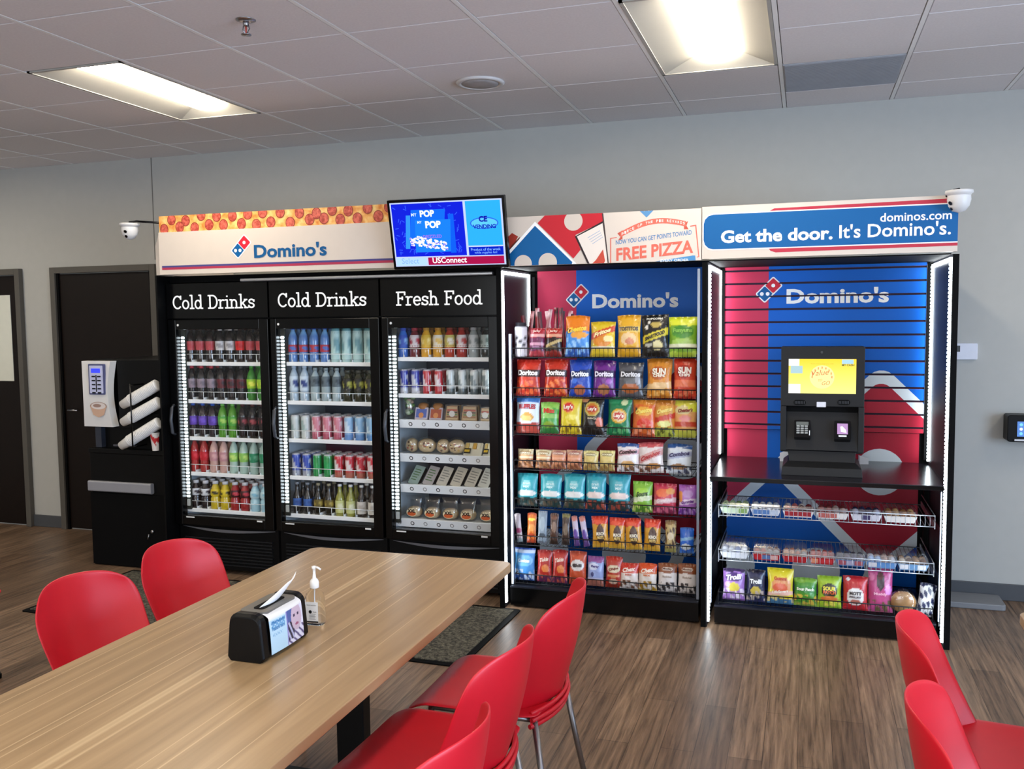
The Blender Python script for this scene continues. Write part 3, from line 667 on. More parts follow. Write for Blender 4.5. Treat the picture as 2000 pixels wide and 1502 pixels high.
T(mb, "Domino's", (496.7, 503), (638.6, 499.4), HY, 27, H('#17598f'), .03, off=.002); part(mb, 'sign_panel', t, bevel=.0)
mb = MB(); mb.box(-3.9, -1.9, HY+.01, HY+.03, 2.296, 2.402, pizza_mat()); PP = pepperoni_mat()
rr = random.Random(3); pr = [(-3.9, -1.9, 2.297, 2.402)]
x = -3.86; k = 0
while x < -1.92:
    z = 2.375+rr.uniform(-.01, .02) if k % 2 else 2.325+rr.uniform(-.015, .012); q = clip(circ(x, z, .033, 18, .036), *pr[0])
    if q: mb.poly([Vector((a, HY+.0092-.00006*k, b)) for a, b in q], paint('#8e2f22', .5)); 
    q = clip(circ(x, z, .029, 18, .031), *pr[0])
    if q: mb.poly([Vector((a, HY+.0091-.00006*k, b)) for a, b in q], PP)
    x += rr.uniform(.046, .072); k += 1
part(mb, 'pizza_strip', t)
# middle sign
x0, x1, z0, z1 = -1.555, -.398, 2.012, 2.288
t = board('pizza_box_sign', x0, x1, z0, z1, "square cream sign with large red and blue domino and FREE PIZZA box print")
mb = MB(); mb.box(x0, x1, HY, HY+.03, z0, z1, paint('#d9cdc2', .5, 0, .01, .3, 'cream_panel')); R1 = [(x0, x1, z0, z1)]
def A(l, off, col): art(mb, pxs(l, HY), HY, off, col, R1)
A([(985, 470), (1000, 455), (1012, 462), (1000, 485), (985, 492)], .0004, H('#a3382c')); A([(985, 500), (1000, 478), (1016, 462), (1010, 485), (990, 520)], .0005, H('#5d2a22'))
A([(1045, 433), (1128, 517), (1118, 530), (960, 535), (985, 500)], .001, LW); A([(1045, 441), (1118, 512), (1112, 530), (985, 530), (985, 508)], .0014, LB)
A([(1050, 436), (1065, 420), (1080, 405), (1178, 398), (1178, 433), (1124, 459), (1134, 488), (1120, 505)], .0015, H('#c92a36'))
for (a, b, rr_) in ((1022, 516, 17), (1070, 513, 18), (1120, 432, 18)):
    p = Yp(a, b, HY); art(mb, circ(p.x, p.z, rr_*mpp(a, b, HY)), HY, .002, H('#d9cdc2'), R1)
A([(1123, 462), (1177, 432), (1192, 520), (1150, 520)], .0022, H('#33292c')); A([(1127, 462), (1177, 436), (1189, 520), (1154, 520)], .0026, H('#ece2da'))
A([(1152, 520), (1164, 508), (1178, 487), (1182, 510), (1176, 520)], .003, H('#c9503f'))
for i in range(4): A([(1148+i*3, 464-2*i+i*6), (1172+i*2, 450-2*i+i*6), (1172+i*2, 451.2-2*i+i*6), (1148+i*3, 465.2-2*i+i*6)], .003, H('#9fb4cf'))
A([(1176, 417), (1178.5, 417), (1190, 520), (1187.5, 520)], .0032, H('#4a3f3f'))
A([(1178.5, 417), (1369, 404), (1372, 520), (1190, 520)], .0028, H('#dbd0c6'))
p = Yp(1263, 410, HY); art(mb, rot_sq(p.x, p.z, .042, .004), HY, .0032, H('#5d93c4'), R1)
for s in (-.012, .012): art(mb, circ(p.x+s, p.z, .007, 12), HY, .0036, H('#dbd0c6'), R1)
SAL = H('#e0705f')
n = 14; up = []; dn = []
for i in range(n+1):
    u = i/n; X_ = 1212+(1340-1212)*u; Yc = 458-(458-437)*u-15*math.sin(PI*u)
    up.append((X_, Yc-5)); dn.append((X_, Yc+5.5))
A(up+dn[::-1], .0034, SAL)
A([(1206, 456), (1216, 450), (1216, 467), (1207, 470), (1212, 463)], .0032, H('#c65a4a')); A([(1336, 436), (1344, 432), (1341, 441), (1345, 448), (1336, 448)], .0032, H('#c65a4a'))
txt = 'PIECE OF THE PIE REWARDS'
for i, ch in enumerate(txt):
    if ch == ' ': continue
    u = (i+.8)/(len(txt)+.6); X_ = 1212+128*u; Yc = 458-21*u-15*math.sin(PI*u)+2.6; sl = (-21-15*PI*math.cos(PI*u))/128
    T(mb, ch, (X_-1.7, Yc-sl*1.7), (X_+1.7, Yc+sl*1.7), HY, 5.2, H('#f6ece4'), .02, off=.0042)
T(mb, 'NOW YOU CAN GET POINTS TOWARD', (1203, 478), (1351, 458), HY, 9, H('#4d84b8'), .015, off=.0036)
T(mb, 'FREE PIZZA', (1204, 509), (1354, 493), HY, 25, SAL, .03, off=.0036)
for l in ([(1192, 517), (1192, 465), (1205, 463), (1205, 464.5), (1194, 466.5), (1194, 517)], [(1348, 441), (1360, 439), (1366, 502), (1361, 503), (1361, 501.5), (1364, 501), (1358, 441.5), (1348, 443)]): A(l, .0036, SAL)
A([(1272, 520), (1272, 512), (1353, 499), (1358, 499), (1360, 520)], .0036, H('#4f8fc6')); T(mb, 'EVERY ORDER', (1290, 511.5), (1345, 503.5), HY, 5, H('#e9f0f7'), .02, off=.0042)
part(mb, 'sign_panel', t)
# right sign
x0, x1, z0, z1 = -.394, .848, 2.018, 2.294
t = board('website_header_sign', x0, x1, z0, z1, "long blue header sign reading Get the door. It's Domino's. above the kiosk")
mb = MB(); mb.box(x0, x1, HY-.004, HY+.03, z0, z1, paint('#d9cdc2', .5, 0, .01, .3, 'cream_panel')); R1 = [(x0, x1, z0, z1)]; HYo = HY-.004
def A(l, off, col): art(mb, pxs(l, HYo), HYo, off, col, R1)
A([(1500, 414), (1512, 407), (1885, 386), (1885, 400), (1500, 422)], .0006, H('#c03a4c')); A([(1500, 484), (1885, 470), (1885, 479), (1515, 493), (1505, 490)], .0006, H('#c03a4c'))
a = Yp(1378, 420, HYo); b = Yp(1378, 489, HYo); zt, zb = a.z, b.z
pts = [(x1, zb+.004), (x1, zt)]+[(x0+.008+.05-.05*math.cos(math.radians(t_)), zt-.05+.05*math.sin(math.radians(t_))) for t_ in (90, 60, 30, 0)]+[(x0+.058-.05*math.cos(math.radians(t_)), zb+.054-.05*math.sin(math.radians(t_))) for t_ in (0, 30, 60, 90)]
art(mb, [(p[0]-.004 if p[0] < 0 else p[0], p[1]+(.006 if p[1] > 2.15 else -.006)) for p in pts], HYo, .001, LW, R1); art(mb, pts, HYo, .0014, H('#17609f'), R1)
T(mb, 'Get the door.', (1408, 474), (1626, 467), HYo, 25, LW, .032, off=.002); T(mb, "It's Domino's.", (1639, 465), (1857, 459), HYo, 27, LW, .015, off=.002); T(mb, 'dominos.com', (1719, 433), (1859, 427), HYo, 17, LW, .015, off=.002)
part(mb, 'sign_panel', t)
t = tag(MB().box(-1.53, .827, -.93, -.05, 2.006, 2.012, BLACKR).build('top_board'), 'thin black board closing the top of the two display bays', 'board')

# ================================================================ television
bl, br_, tl, tr = Yp(772, 527, -1.03), Yp(992, 522, -1.03), Yp(752, 392, -1.12), Yp(985, 381, -1.12)
o = (bl+br_)/2; ux = ((br_-bl)+(tr-tl)).normalized(); uz = ((tl+tr)/2-o); TH = uz.length; uz = (uz-ux*uz.dot(ux)).normalized(); un = uz.cross(ux)   # un points to the back
TW = ((br_-bl).length+(tr-tl).length)/2
MT = Matrix(((ux.x, un.x, uz.x, o.x), (ux.y, un.y, uz.y, o.y), (ux.z, un.z, uz.z, o.z), (0, 0, 0, 1)))
t = thing('television', 'wall style flat television tilted down above Fresh Food cooler, showing blue popcorn advert', 'television'); t.matrix_world = MT
w = TW/2
mb = MB(); mb.rbox(-w, w, 0, .035, 0, TH, .006, BLACKG, axis='y'); mb.box(-w*.6, w*.6, .03, .06, TH*.2, TH*.8, BLACKR); mb.build('housing', t, bevel=.002)
mb = MB(); mb.tube([(0, .03, .16), (0, .105, .13)], .03, BLACKR); mb.box(-.1, .1, .055, .065, .08, TH*.7, BLACKR); mb.build('mount', t)
SM = screen_mat(1.0); sx0, sx1, sz0, sz1 = -w+.016, w-.014, .018, TH-.016
def U(u, v): return Vector((sx0+(sx1-sx0)*u, -.001, sz1-(sz1-sz0)*v))
mb = MB()
def P4(u0, v0, u1, v1, c, d=0, k=0): mb.poly([U(u0, v1)-Vector((0, d, 0)), U(u1, v1)-Vector((0, d, 0)), U(u1+k, v0)-Vector((0, d, 0)), U(u0+k, v0)-Vector((0, d, 0))], SM, lin(H(c)))
P4(0, 0, 1, 1, '#b8c6f2'); P4(.012, .02, .66, .845, '#1220cc', .0005); P4(.68, .02, .985, .70, '#2ba4f5', .0005); P4(.68, .72, .985, .85, '#0a22b8', .0005)
rr = random.Random(5)
for i in range(90):
    u, v = rr.uniform(.03, .62), rr.uniform(.05, .8); a = rr.uniform(0, PI); du, dv = .016*math.cos(a), .028*math.sin(a)
    c = U(u, v)-Vector((0, .0008, 0)); e1 = U(u+du, v+dv)-U(u, v); e2 = Vector((-e1.z, 0, e1.x)).normalized()*.0022
    mb.poly([c-e1-e2, c+e1-e2, c+e1+e2, c-e1+e2], SM, lin(H('#2f56ee')))
P4(.15, .12, .46, .66, '#1466f0', .001, .04); P4(.11, .2, .15, .72, '#2f8cff', .0012, .03); P4(.20, .28, .52, .78, '#1a78ff', .0014, .02); P4(.52, .2, .57, .80, '#1058e0', .0012, .0)
def TT(s, u, v, wu, c, d=.002, b=.03, hgt=None): put_text(mb, text_geo(s, b), U(u, v)-Vector((0, d, 0)), UXV, UZV, wu*(sx1-sx0), hgt, SM, H(c))
TT('POP', .27, .225, .13, '#e6f0ff', b=.05); TT('MY', .19, .215, .05, '#cfe0ff', b=.02); TT('POP', .31, .40, .14, '#f4f7ff', b=.05); TT('MY', .24, .33, .04, '#cfe0ff')
for i in range(150):
    u = rr.uniform(.16, .50); top = .50+(u-.16)*.42+(.05 if u < .2 else 0); v = rr.uniform(top, .66+(u-.16)*.30)
    c = U(u, v)-Vector((0, .0018+.000002*i, 0)); cc = rr.choice(['#fffef5', '#efe8ff', '#f6f0d8', '#8f84e0', '#ffffff', '#d8d0f0'])
    mb.poly([c+Vector((.007*math.cos(a_*PI/3), 0, .006*math.sin(a_*PI/3))) for a_ in range(6)], SM, lin(H(cc)))
TT('DRIZZLED', .28, .56, .17, '#8a6be8', .003)
disc(mb, U(.835, .36)-Vector((0, .0012, 0)), .085, SM, H('#2a63d8'), ry=.034, n=24); disc(mb, U(.835, .36)-Vector((0, .0015, 0)), .078, SM, H('#58bdfb'), ry=.028, n=24)
TT('CE', .79, .335, .075, '#14209c', b=.05); TT('VENDING', .735, .44, .2, '#1228a8', b=.04)
TT('Product of the week', .70, .78, .26, '#8fc0ff', b=0, d=.001); TT('while supplies last', .73, .825, .2, '#7fb0ff', b=0, d=.001)
P4(.012, .865, .29, .985, '#a9ccf6', .0006); P4(.305, .865, .985, .985, '#a01446', .0006); TT('USConnect', .345, .955, .31, '#ffffff', .0016, .02); TT('Select', .06, .955, .16, '#7fa6e0', .0016, 0)
mb.build('screen', t)

# ================================================================ payment kiosk on the counter
t = thing('payment_kiosk', 'black self checkout kiosk with lit yellow touch screen on the counter', 'kiosk', (.235, -.66, .84))
KB = paint('#131315', .5, 0, .03, .3, 'kiosk_black')
def kp(x, y, v=-.70): return Yp(x, y, v)
a = kp(1526, 677); b = kp(1690, 680); zb = kp(1605, 881).z; X0, X1, ZT = a.x, b.x, a.z
zr = kp(1605, 794).z      # top of the recessed lower bay
mb = MB(); mb.rbox(X0, X1, -.70, -.60, zr, ZT, .008, KB, axis='y')
mb.box(X0, X0+.03, -.72, -.60, zb, zr, KB); mb.box(X1-.03, X1, -.72, -.60, zb, zr, KB); mb.box(X0, X1, -.63, -.60, zb-.02, zr, KB)
mb.add([Vector(p) for p in [(X0+.03, -.655, zr-.035), (X1-.03, -.655, zr-.035), (X1-.03, -.72, zb+.005), (X0+.03, -.72, zb+.005), (X0+.03, -.62, zb-.01), (X1-.03, -.62, zb-.01)]], [(0, 3, 2, 1), (3, 4, 5, 2)], KB)
mb.box(X0+.03, X1-.03, -.65, -.63, zr-.036, zr, BLACKR)
part(mb, 'housing', t, bevel=.002)
SM2 = screen_mat(1.0); s0 = kp(1540.6, 701); s1 = kp(1671.6, 769.6); mb = MB(); Ysc = -.7012
def q4(x0, x1, z0, z1, c, d=0, top=None):
    cc = lin(H(c)); ct = lin(H(top)) if top else cc
    mb.add([Vector((x0, Ysc-d, z0)), Vector((x1, Ysc-d, z0)), Vector((x1, Ysc-d, z1)), Vector((x0, Ysc-d, z1))], [(0, 1, 2, 3)], SM2, [cc, cc, ct, ct])
w, h = s1.x-s0.x, s0.z-s1.z
q4(s0.x, s1.x, s1.z, s0.z, '#fbf68e', 0, '#ffd23c'); q4(s0.x, s0.x+w*.16, s0.z-h*.2, s0.z, '#fdfbf0', .0005); q4(s0.x+w*.03, s0.x+w*.21, s0.z-h*.42, s0.z-h*.2, '#a9c7cf', .0006)
q4(s0.x, s0.x+w*.18, s1.z, s1.z+h*.27, '#fffef4', .0005); q4(s0.x+w*.79, s0.x+w*.96, s0.z-h*.14, s0.z-h*.01, '#a8cfe0', .0005)
c = Vector((s0.x+w*.5, Ysc-.0008, s0.z-h*.52)); disc(mb, c, h*.34, SM2, H('#fff3a0'))
for s_, ux_, uy_, wd, col_ in (('Value', -.05, .02, .26, '#d0744c'), ('to', -.03, -.13, .06, '#e0a060'), ('GO', .05, -.24, .12, '#c98050')):
    put_text(mb, text_geo(s_, .0, shear=.2), c+Vector((ux_*w-wd*w*.42, -.001, uy_*h)), (UXV+UZV*.12).normalized(), UZV, wd*w, None, SM2, H(col_))
for i in range(16):
    a_ = 2*PI*i/16
    if 200 < math.degrees(a_) < 340: continue
    p = c+Vector((h*.27*math.cos(a_), -.0006, h*.27*math.sin(a_))); mb.poly([p+Vector((.004*math.cos(a_+k*PI/2+.4), 0, .009*math.sin(a_+k*PI/2+.4))) for k in range(4)], SM2, lin(H('#e3935c')))
put_text(mb, text_geo('Touch screen to begin your order'), Vector((s0.x+w*.33, Ysc-.001, s0.z-h*.15)), UXV, UZV, w*.34, None, SM2, H('#d8a035'))
put_text(mb, text_geo('MY CASH', .03), Vector((s0.x+w*.79, Ysc-.001, s0.z-h*.2)), UXV, UZV, w*.18, None, SM2, H('#4a5a3c'))
part(mb, 'touch_screen', t)
mb = MB(); 
for px_, r_ in ((1562, .017), (1648, .017)):
    p = kp(px_, 786); mb.rbox(p.x-.032, p.x+.032, -.704, -.70, p.z-.014, p.z+.014, .013, BLACKR, axis='y')
    for k in range(7): mb.rbox(p.x-.026+.008*k, p.x-.022+.008*k, -.7045, -.704, p.z-.008, p.z+.008, .001, paint('#2c2c30', .6), axis='y', n=1)
part(mb, 'speaker_grille', t)
p = kp(1605, 688); mb = MB(); mb.lathe([(.007, 0), (.007, .004)], BLACKG, M=Matrix.Translation((p.x, -.699, p.z))@Matrix.Rotation(PI/2, 4, 'X'), n=14); part(mb, 'camera_lens', t)
p = kp(1604, 790); mb = MB(); mb.rbox(p.x-.024, p.x+.024, -.708, -.70, p.z-.014, p.z+.014, .003, paint('#d7d5dc', .4), axis='y'); part(mb, 'barcode_reader', t)
def on_slope(px_, py_, w_, h_, name, fn):
    p = kp(px_, py_, -.69); mb = MB(); M = Matrix.Translation((p.x, -.70, p.z))@Matrix.Rotation(math.radians(-24), 4, 'X'); mb.rbox(-w_/2, w_/2, -.03, .03, -h_/2, h_/2, .006, BLACKG, axis='y', M=M); fn(mb, M, w_, h_); part(mb, name, t)
def keys(mb, M, w, h):
    mb.rbox(-w*.38, w*.38, -.032, -.03, h*.2, h*.4, .002, paint('#5b5f5c', .3), axis='y', M=M)
    for r_ in range(4):
        for c_ in range(3): mb.rbox(-w*.36+c_*w*.25, -w*.36+c_*w*.25+w*.2, -.034, -.03, h*.1-r_*h*.13, h*.1-r_*h*.13+h*.09, .002, paint('#8b8d8b', .4), axis='y', M=M)
    mb.box(w*.42, w*.47, -.034, -.03, -h*.38, -h*.1, paint('#e6e6e6', .4), M=M)
def reader(mb, M, w, h):
    s = screen_mat(1.0); v = lambda a, b, d: M@Vector((a, -.031-d, b))
    mb.add([v(-w*.32, -h*.22, 0), v(w*.32, -h*.22, 0), v(w*.32, h*.36, 0), v(-w*.32, h*.36, 0)], [(0, 1, 2, 3)], s, lin(H('#b48fc0')))
    mb.add([v(-w*.1, -h*.1, .001), v(w*.24, -h*.15, .001), v(w*.2, h*.02, .001), v(-w*.02, h*.22, .001), v(-w*.14, h*.18, .001)], [(0, 1, 2, 3, 4)], s, lin(H('#f6e9f2')))
    mb.box(-w*.24, w*.24, -.033, -.03, -h*.36, -h*.28, paint('#e8e8ea', .4), M=M)
on_slope(1567, 840, .085, .10, 'keypad', keys); on_slope(1645, 843, .085, .105, 'card_reader', reader)
mb = MB(); n0 = kp(1538, 884, -.72).x; n1 = kp(1672, 884, -.72).x
mb.loft([[Vector(p) for p in [(n0, -.70, zb), (n1, -.70, zb), (n1, -.58, zb), (n0, -.58, zb)]], [Vector(p) for p in [(n0+.01, -.72, .90), (n1-.005, -.72, .90), (n1-.005, -.56, .90), (n0+.01, -.56, .90)]]], KB)
a = Zp(1524, 925, .84); mb.loft([[Vector((x, y, z)) for x, y in ((n0-i_, -.72-j_), (n1+i_, -.72-j_), (n1+i_, -.5), (n0-i_, -.5))] for i_, j_, z in ((.0, .02, .905), (.025, .09, .885), (.03, .10, .84))], KB)
part(mb, 'base', t, bevel=.002)
# folded white card beside the kiosk
mb = MB(); mb.add([Vector(p) for p in [(-.03, 0, .0), (.02, -.01, .0), (.02, -.01, .075), (-.03, .0, .05), (-.02, .03, 0), (.025, .03, 0), (.025, .03, .07)]], [(0, 1, 2, 3), (1, 5, 6, 2), (3, 2, 6), (0, 3, 4), (4, 3, 6, 5)], paint('#e7e7ee', .6))
p = Zp(1529, 907, .84); tag(mb.build('paper_card', loc=(p.x+.01, p.y+.12, .84)), 'small folded white card on the counter left of the kiosk base', 'card')
o = mb.build('paper_card', loc=(Zp(1685, 905, .84).x, p.y+.12, .84)); tag(o, 'small folded white card on the counter right of the kiosk base', 'card'); o.scale = (-1, 1, .7)

# ================================================================ coffee machine on its cabinet
t = thing('coffee_cabinet', 'black floor cabinet under the coffee machine with a pale bar across', 'cabinet', (-4.33, -.5, 0))
mb = MB(); mb.box(-4.66, -4.0, -.84, -.1, .0, .80, BLACK); part(mb, 'body', t, bevel=.004)
mb = MB(); mb.box(-4.655, -4.005, -.855, -.84, .01, .52, BLACKR); d_ = part(mb, 'door', t, bevel=.003)
mb = MB(); mb.v = []; mb.lathe([(.012, 0), (.012, .012), (.006, .016)], CHROME, M=Matrix.Translation((-4.13+4.33, -.855+.5, .27))@Matrix.Rotation(PI/2, 4, 'X'), n=12); mb.tube([(-4.16+4.33, -.862+.5, .25), (-4.165+4.33, -.87+.5, .215)], .004, CHROME, n=6); mb.build('lock', d_)
mb = MB(); mb.rbox(-4.655, -4.12, -.875, -.84, .532, .605, .01, paint('#9a9aa0', .4, .3, .02, .4), axis='x'); part(mb, 'counter_edge', t)
t = thing('coffee_machine', 'black coffee vending machine with white curved front panel and keypad', 'coffee machine', (-4.33, -.5, .80))
mb = MB(); mb.rbox(-4.64, -4.03, -.80, -.15, .83, 1.455, .012, BLACK, axis='y'); mb.box(-4.65, -4.02, -.86, -.12, .802, .835, BLACK)
mb.box(-4.40, -4.03, -.83, -.80, .98, 1.455, BLACK); mb.box(-4.05, -4.03, -.86, -.80, .83, 1.3, BLACKR); part(mb, 'housing', t, bevel=.003)
# white concave sided fascia
n = 14; L_, R_ = [], []
for i in range(n+1):
    v = i/n; z = .992+(1.448-.992)*v; bow = .018*math.sin(PI*v)
    L_.append((-4.650+bow-.0*v, z)); R_.append((-4.405-bow*1.0, z))
mb = MB(); fr = [Vector((a, -.885-.02*math.sin(PI*i/n), b)) for i, (a, b) in enumerate(L_)]+[Vector((a, -.885-.02*math.sin(PI*(n-i)/n), b)) for i, (a, b) in enumerate(R_[::-1])]
WP = paint('#dedbd8', .35, 0, .01, .5, 'white_fascia')
f0 = [Vector((a, -.885-.018*math.sin(PI*i/n), b)) for i, (a, b) in enumerate(L_)]; f1 = [Vector((a, -.885-.018*math.sin(PI*i/n), b)) for i, (a, b) in enumerate(R_)]
vs = f0+f1+[v+Vector((0, .06, 0)) for v in f0]+[v+Vector((0, .06, 0)) for v in f1]; m_ = n+1
fs = [(i, m_+i, m_+i+1, i+1) for i in range(n)]+[(i, i+1, 2*m_+i+1, 2*m_+i) for i in range(n)]+[(m_+i, 3*m_+i, 3*m_+i+1, m_+i+1) for i in range(n)]+[(0, 2*m_, 3*m_, m_), (n, m_+n, 3*m_+n, 2*m_+n)]
mb.add(vs, fs, WP); fa = part(mb, 'front_fascia', t)
def fp(px_, py_, d=0): p = Yp(px_, py_, -.905-d); return p
def sub(mb, name): loc(mb, t); return mb.build(name, fa)
a = Yp(173, 711, -.906); b = Yp(206, 771, -.906)
mb = MB(); mb.rbox(a.x, b.x, -.912, -.895, b.z, a.z, .006, paint('#4a4e78', .4), axis='y'); mb.rbox(a.x+.01, b.x-.01, -.914, -.912, b.z+.01, a.z-.01, .004, paint('#c3c6e4', .4), axis='y')
mb.add([Vector((x, -.9145, z)) for x, z in ((a.x+.025, a.z-.06), (b.x-.03, a.z-.06), (b.x-.03, a.z-.03), (a.x+.025, a.z-.03))], [(0, 1, 2, 3)], screen_mat(1.2), lin(H('#3a44f0')))
for r_ in range(5):
    for c_ in range(2): x = a.x+.03+c_*(b.x-a.x-.085); z = a.z-.09-r_*.028; mb.box(x, x+.028, -.917, -.912, z, z+.009, BLACKR)
mb.box((a.x+b.x)/2-.004, (a.x+b.x)/2+.004, -.915, -.912, b.z+.02, a.z-.075, BLACKR); sub(mb, 'button_panel')
# printed cup picture
p = Yp(193, 799, -.9); mb = MB(); yy = -.903
art(mb, circ(p.x, p.z+.02, .072, 24, .03), yy, 0, H('#a58a7c'), [(-9, 9, 0, 9)]); art(mb, [(p.x-.07, p.z+.02), (p.x-.045, p.z-.04), (p.x, p.z-.058), (p.x+.045, p.z-.04), (p.x+.07, p.z+.02)], yy, .0004, H('#c9a48c'), [(-9, 9, 0, 9)])
art(mb, circ(p.x, p.z+.022, .062, 24, .024), yy, .0008, H('#d8cdc8'), [(-9, 9, 0, 9)]); art(mb, circ(p.x-.01, p.z+.024, .035, 16, .012), yy, .0012, H('#9c8074'), [(-9, 9, 0, 9)]); sub(mb, 'cup_picture')
mb = MB(); mb.box(-4.60, -4.55, -.84, -.80, .84, .99, paint('#2b2f3a', .25)); part(mb, 'dispensing_spout', t)
mb = MB(); mb.box(-4.46, -4.30, -.83, -.80, .85, .862, paint('#50505a', .4)); part(mb, 'drip_grate', t)
mb = MB(); mb.tube([(-4.185, -.955, .86), (-4.185, -.955, 1.30)], .005, BLACKG); 
for z in (1.22, 1.10, .94): mb.box(-4.34, -4.06, -.84, -.83, z-.02, z-.015, BLACKG)
for z in (.87, 1.29): mb.box(-4.19, -4.18, -.955, -.82, z-.004, z+.004, BLACKG)
part(mb, 'cup_rack', t)
CUP = paint('#e4e2df', .5, 0, .01, .3, 'paper_cup')
sts = [((239, 791), (303, 754)), ((240, 825), (306, 788)), ((237, 871), (305, 829))]
for i, (a, b) in enumerate(sts):
    A_ = Yp(*a, -.90); B_ = Yp(*b, -.88); d = (B_-A_); L = d.length; q = d.to_track_quat('Z', 'Y').to_matrix().to_4x4()
    prof = [(.001, .006), (.026, .006), (.027, 0), (.029, 0), (.036, .07)]; z = .075
    while z < L+.02: prof += [(.038, z), (.0405, z+.002), (.0405, z+.006), (.038, z+.008)]; z += .012
    mb = MB(); mb.lathe(prof+[(.034, z), (.001, z-.004)], CUP, n=24); o = mb.build('cup_stack'); o.matrix_world = Matrix.Translation(A_)@q
    tag(o, ['top', 'middle', 'bottom'][i]+' of three slanted stacks of white paper cups on coffee machine', 'cup stack', 'paper cup stacks')
p = Yp(300, 888, -.9)
def cupart(v): 
    a = math.atan2(v[1], v[0]); return lin(H('#c22a2e')) if .25+.12*math.sin(a*3+v[2]*60) < (v[2]/.12)*.7 < .62+.1*math.sin(a*2) and math.sin(a*2+v[2]*40) > -.5 else lin(H('#e9e4df'))
mb = MB(); prof = [(.024, 0)]+[(.024+.012*k/14, .004+.115*k/14) for k in range(15)]+[(.038, .121), (.038, .126), (.034, .126), (.032, .11)]
mb.lathe(prof, CARD, cupart, n=36); tag(mb.build('paper_cup', loc=(p.x-.015, -.855, .836)), 'single red and white printed paper cup at the right of the machine', 'cup')

# ================================================================ dome cameras
def dome(loc_, label, arm, holes):
    t = thing('dome_camera', label, 'security camera', loc_)
    W_ = paint('#dedcdb', .35, 0, .01, .5)
    mb = MB(); mb.lathe([(.001, .0), (.062, .0), (.064, -.012), (.056, -.018), (.05, -.03)], W_, n=28); mb.build('mount_plate', t)
    mb = MB(); mb.lathe([(.052, -.02), (.054, -.045), (.047, -.075), (.03, -.098), (.001, -.108)], W_, n=28, cap=False)
    mb.build('dome_housing', t)
    mb = MB()
    for (a, z, r_, s) in holes:
        d = Vector((math.cos(a), math.sin(a), -.55)).normalized(); c = Vector((0, 0, -.045))+d*.056; u = d.cross(Vector((0, 0, 1))).normalized(); w_ = d.cross(u)
        c += w_*z; mb.poly([c+u*(r_*math.cos(2*PI*k/14))+w_*(r_*math.sin(2*PI*k/14)) for k in range(14)], BLACKG)
    mb.build('lens', t)
    mb = MB(); mb.tube(arm, .007, BLACKG); mb.build('bracket', t)
p = Yp(253, 447, -.97); dome((p.x, -.97, p.z+.035), 'white dome camera on black arm at left end of the cooler header', [(.0, .0, .008), (.06, 0, .012), (.275, .03, -.008)], [(-1.35, -.016, .011, 0), (-1.45, .018, .010, 0)])
p = Yp(1866, 392, -.99); dome((p.x+.012, -1.02, p.z+.045), 'white dome camera fixed at right end of the blue header sign', [(.0, .0, .006), (-.02, .03, .006), (-.05, .055, -.02)], [(-2.5, -.01, .011, 0), (-2.7, .02, .009, 0)])
# ================================================================ bottles and cans
ORD = ['first', 'second', 'third', 'fourth', 'fifth', 'sixth', 'seventh', 'eighth', 'ninth', 'tenth']
GLOSS = printed('bottle_liquid', .12, .6, 0, .2); SLEEVE = printed('bottle_sleeve', .4, .4); METALP = printed('can_print', .25, .8, 0, .2)
CANTOP = paint('#c4c7cb', .3, .8)
def bottle(kind, h, liquid, lab, cap, lab2=None, zl=(.36, .62), shape='soda', top=None):
    """returns a root mesh object (the bottle) with label and cap children"""
    R = .032; L1 = lin(H(liquid)); L2 = lin(H(top or liquid))
    if shape == 'soda': prof = [(.024, 0), (.030, .01), (.032, .03), (.029, .08), (.0325, .12), (.0325, .15), (.030, .165), (.024, .19), (.014, .212), (.012, .222)]; hh = .24
    elif shape == 'water': prof = [(.027, 0), (.031, .008), (.0315, .05), (.029, .06), (.0315, .07), (.0315, .15), (.028, .17), (.018, .193), (.013, .205), (.013, .215)]; hh = .232
    elif shape == 'tall': prof = [(.030, 0), (.0335, .01), (.0335, .20), (.028, .225), (.015, .24), (.0135, .245)]; hh = .262
    elif shape == 'glass': prof = [(.026, 0), (.030, .01), (.030, .10), (.027, .125), (.014, .155), (.012, .19), (.0125, .195)]; hh = .208
    else: prof = [(.028, 0), (.034, .01), (.034, .075), (.028, .085), (.034, .10), (.033, .125), (.025, .15), (.018, .165), (.018, .172)]; hh = .19   # 'wide'
    s = h/hh; prof = [(r, z*s) for r, z in prof]
    mb = MB(); mb.lathe(prof, GLOSS, lambda v: L1 if v[2] < h*.8 else L2, n=14); o = mb.build(kind)
    def rad(z):
        for (r0, z0), (r1, z1) in zip(prof, prof[1:]):
            if z0 <= z <= z1: return r0+(r1-r0)*(z-z0)/(z1-z0)
        return prof[-1][0]
    z0, z1 = zl[0]*h, zl[1]*h; c1 = lin(H(lab)); c2 = lin(H(lab2 or lab)); n = 6
    pr = [(rad(z0+(z1-z0)*k/n)+.0012, z0+(z1-z0)*k/n) for k in range(n+1)]
    def lc(v):
        u = (v[2]-z0)/(z1-z0); a = math.atan2(v[1], v[0]); return c2 if .3 < u < .72 and math.sin(a*3+u*4) > -.2 else c1
    mb = MB(); mb.lathe(pr, SLEEVE, lc, n=18, cap=False); mb.build('bottle_label', o)
    rn = prof[-1][0]; zt = prof[-1][1]; cr = rn+.002 if shape != 'glass' else rn+.001
    mb = MB(); mb.lathe([(cr, zt-.002), (cr, h-.003), (cr-.002, h), (.001, h)], SLEEVE, lin(H(cap)), n=14); mb.build('cap', o)
    return o
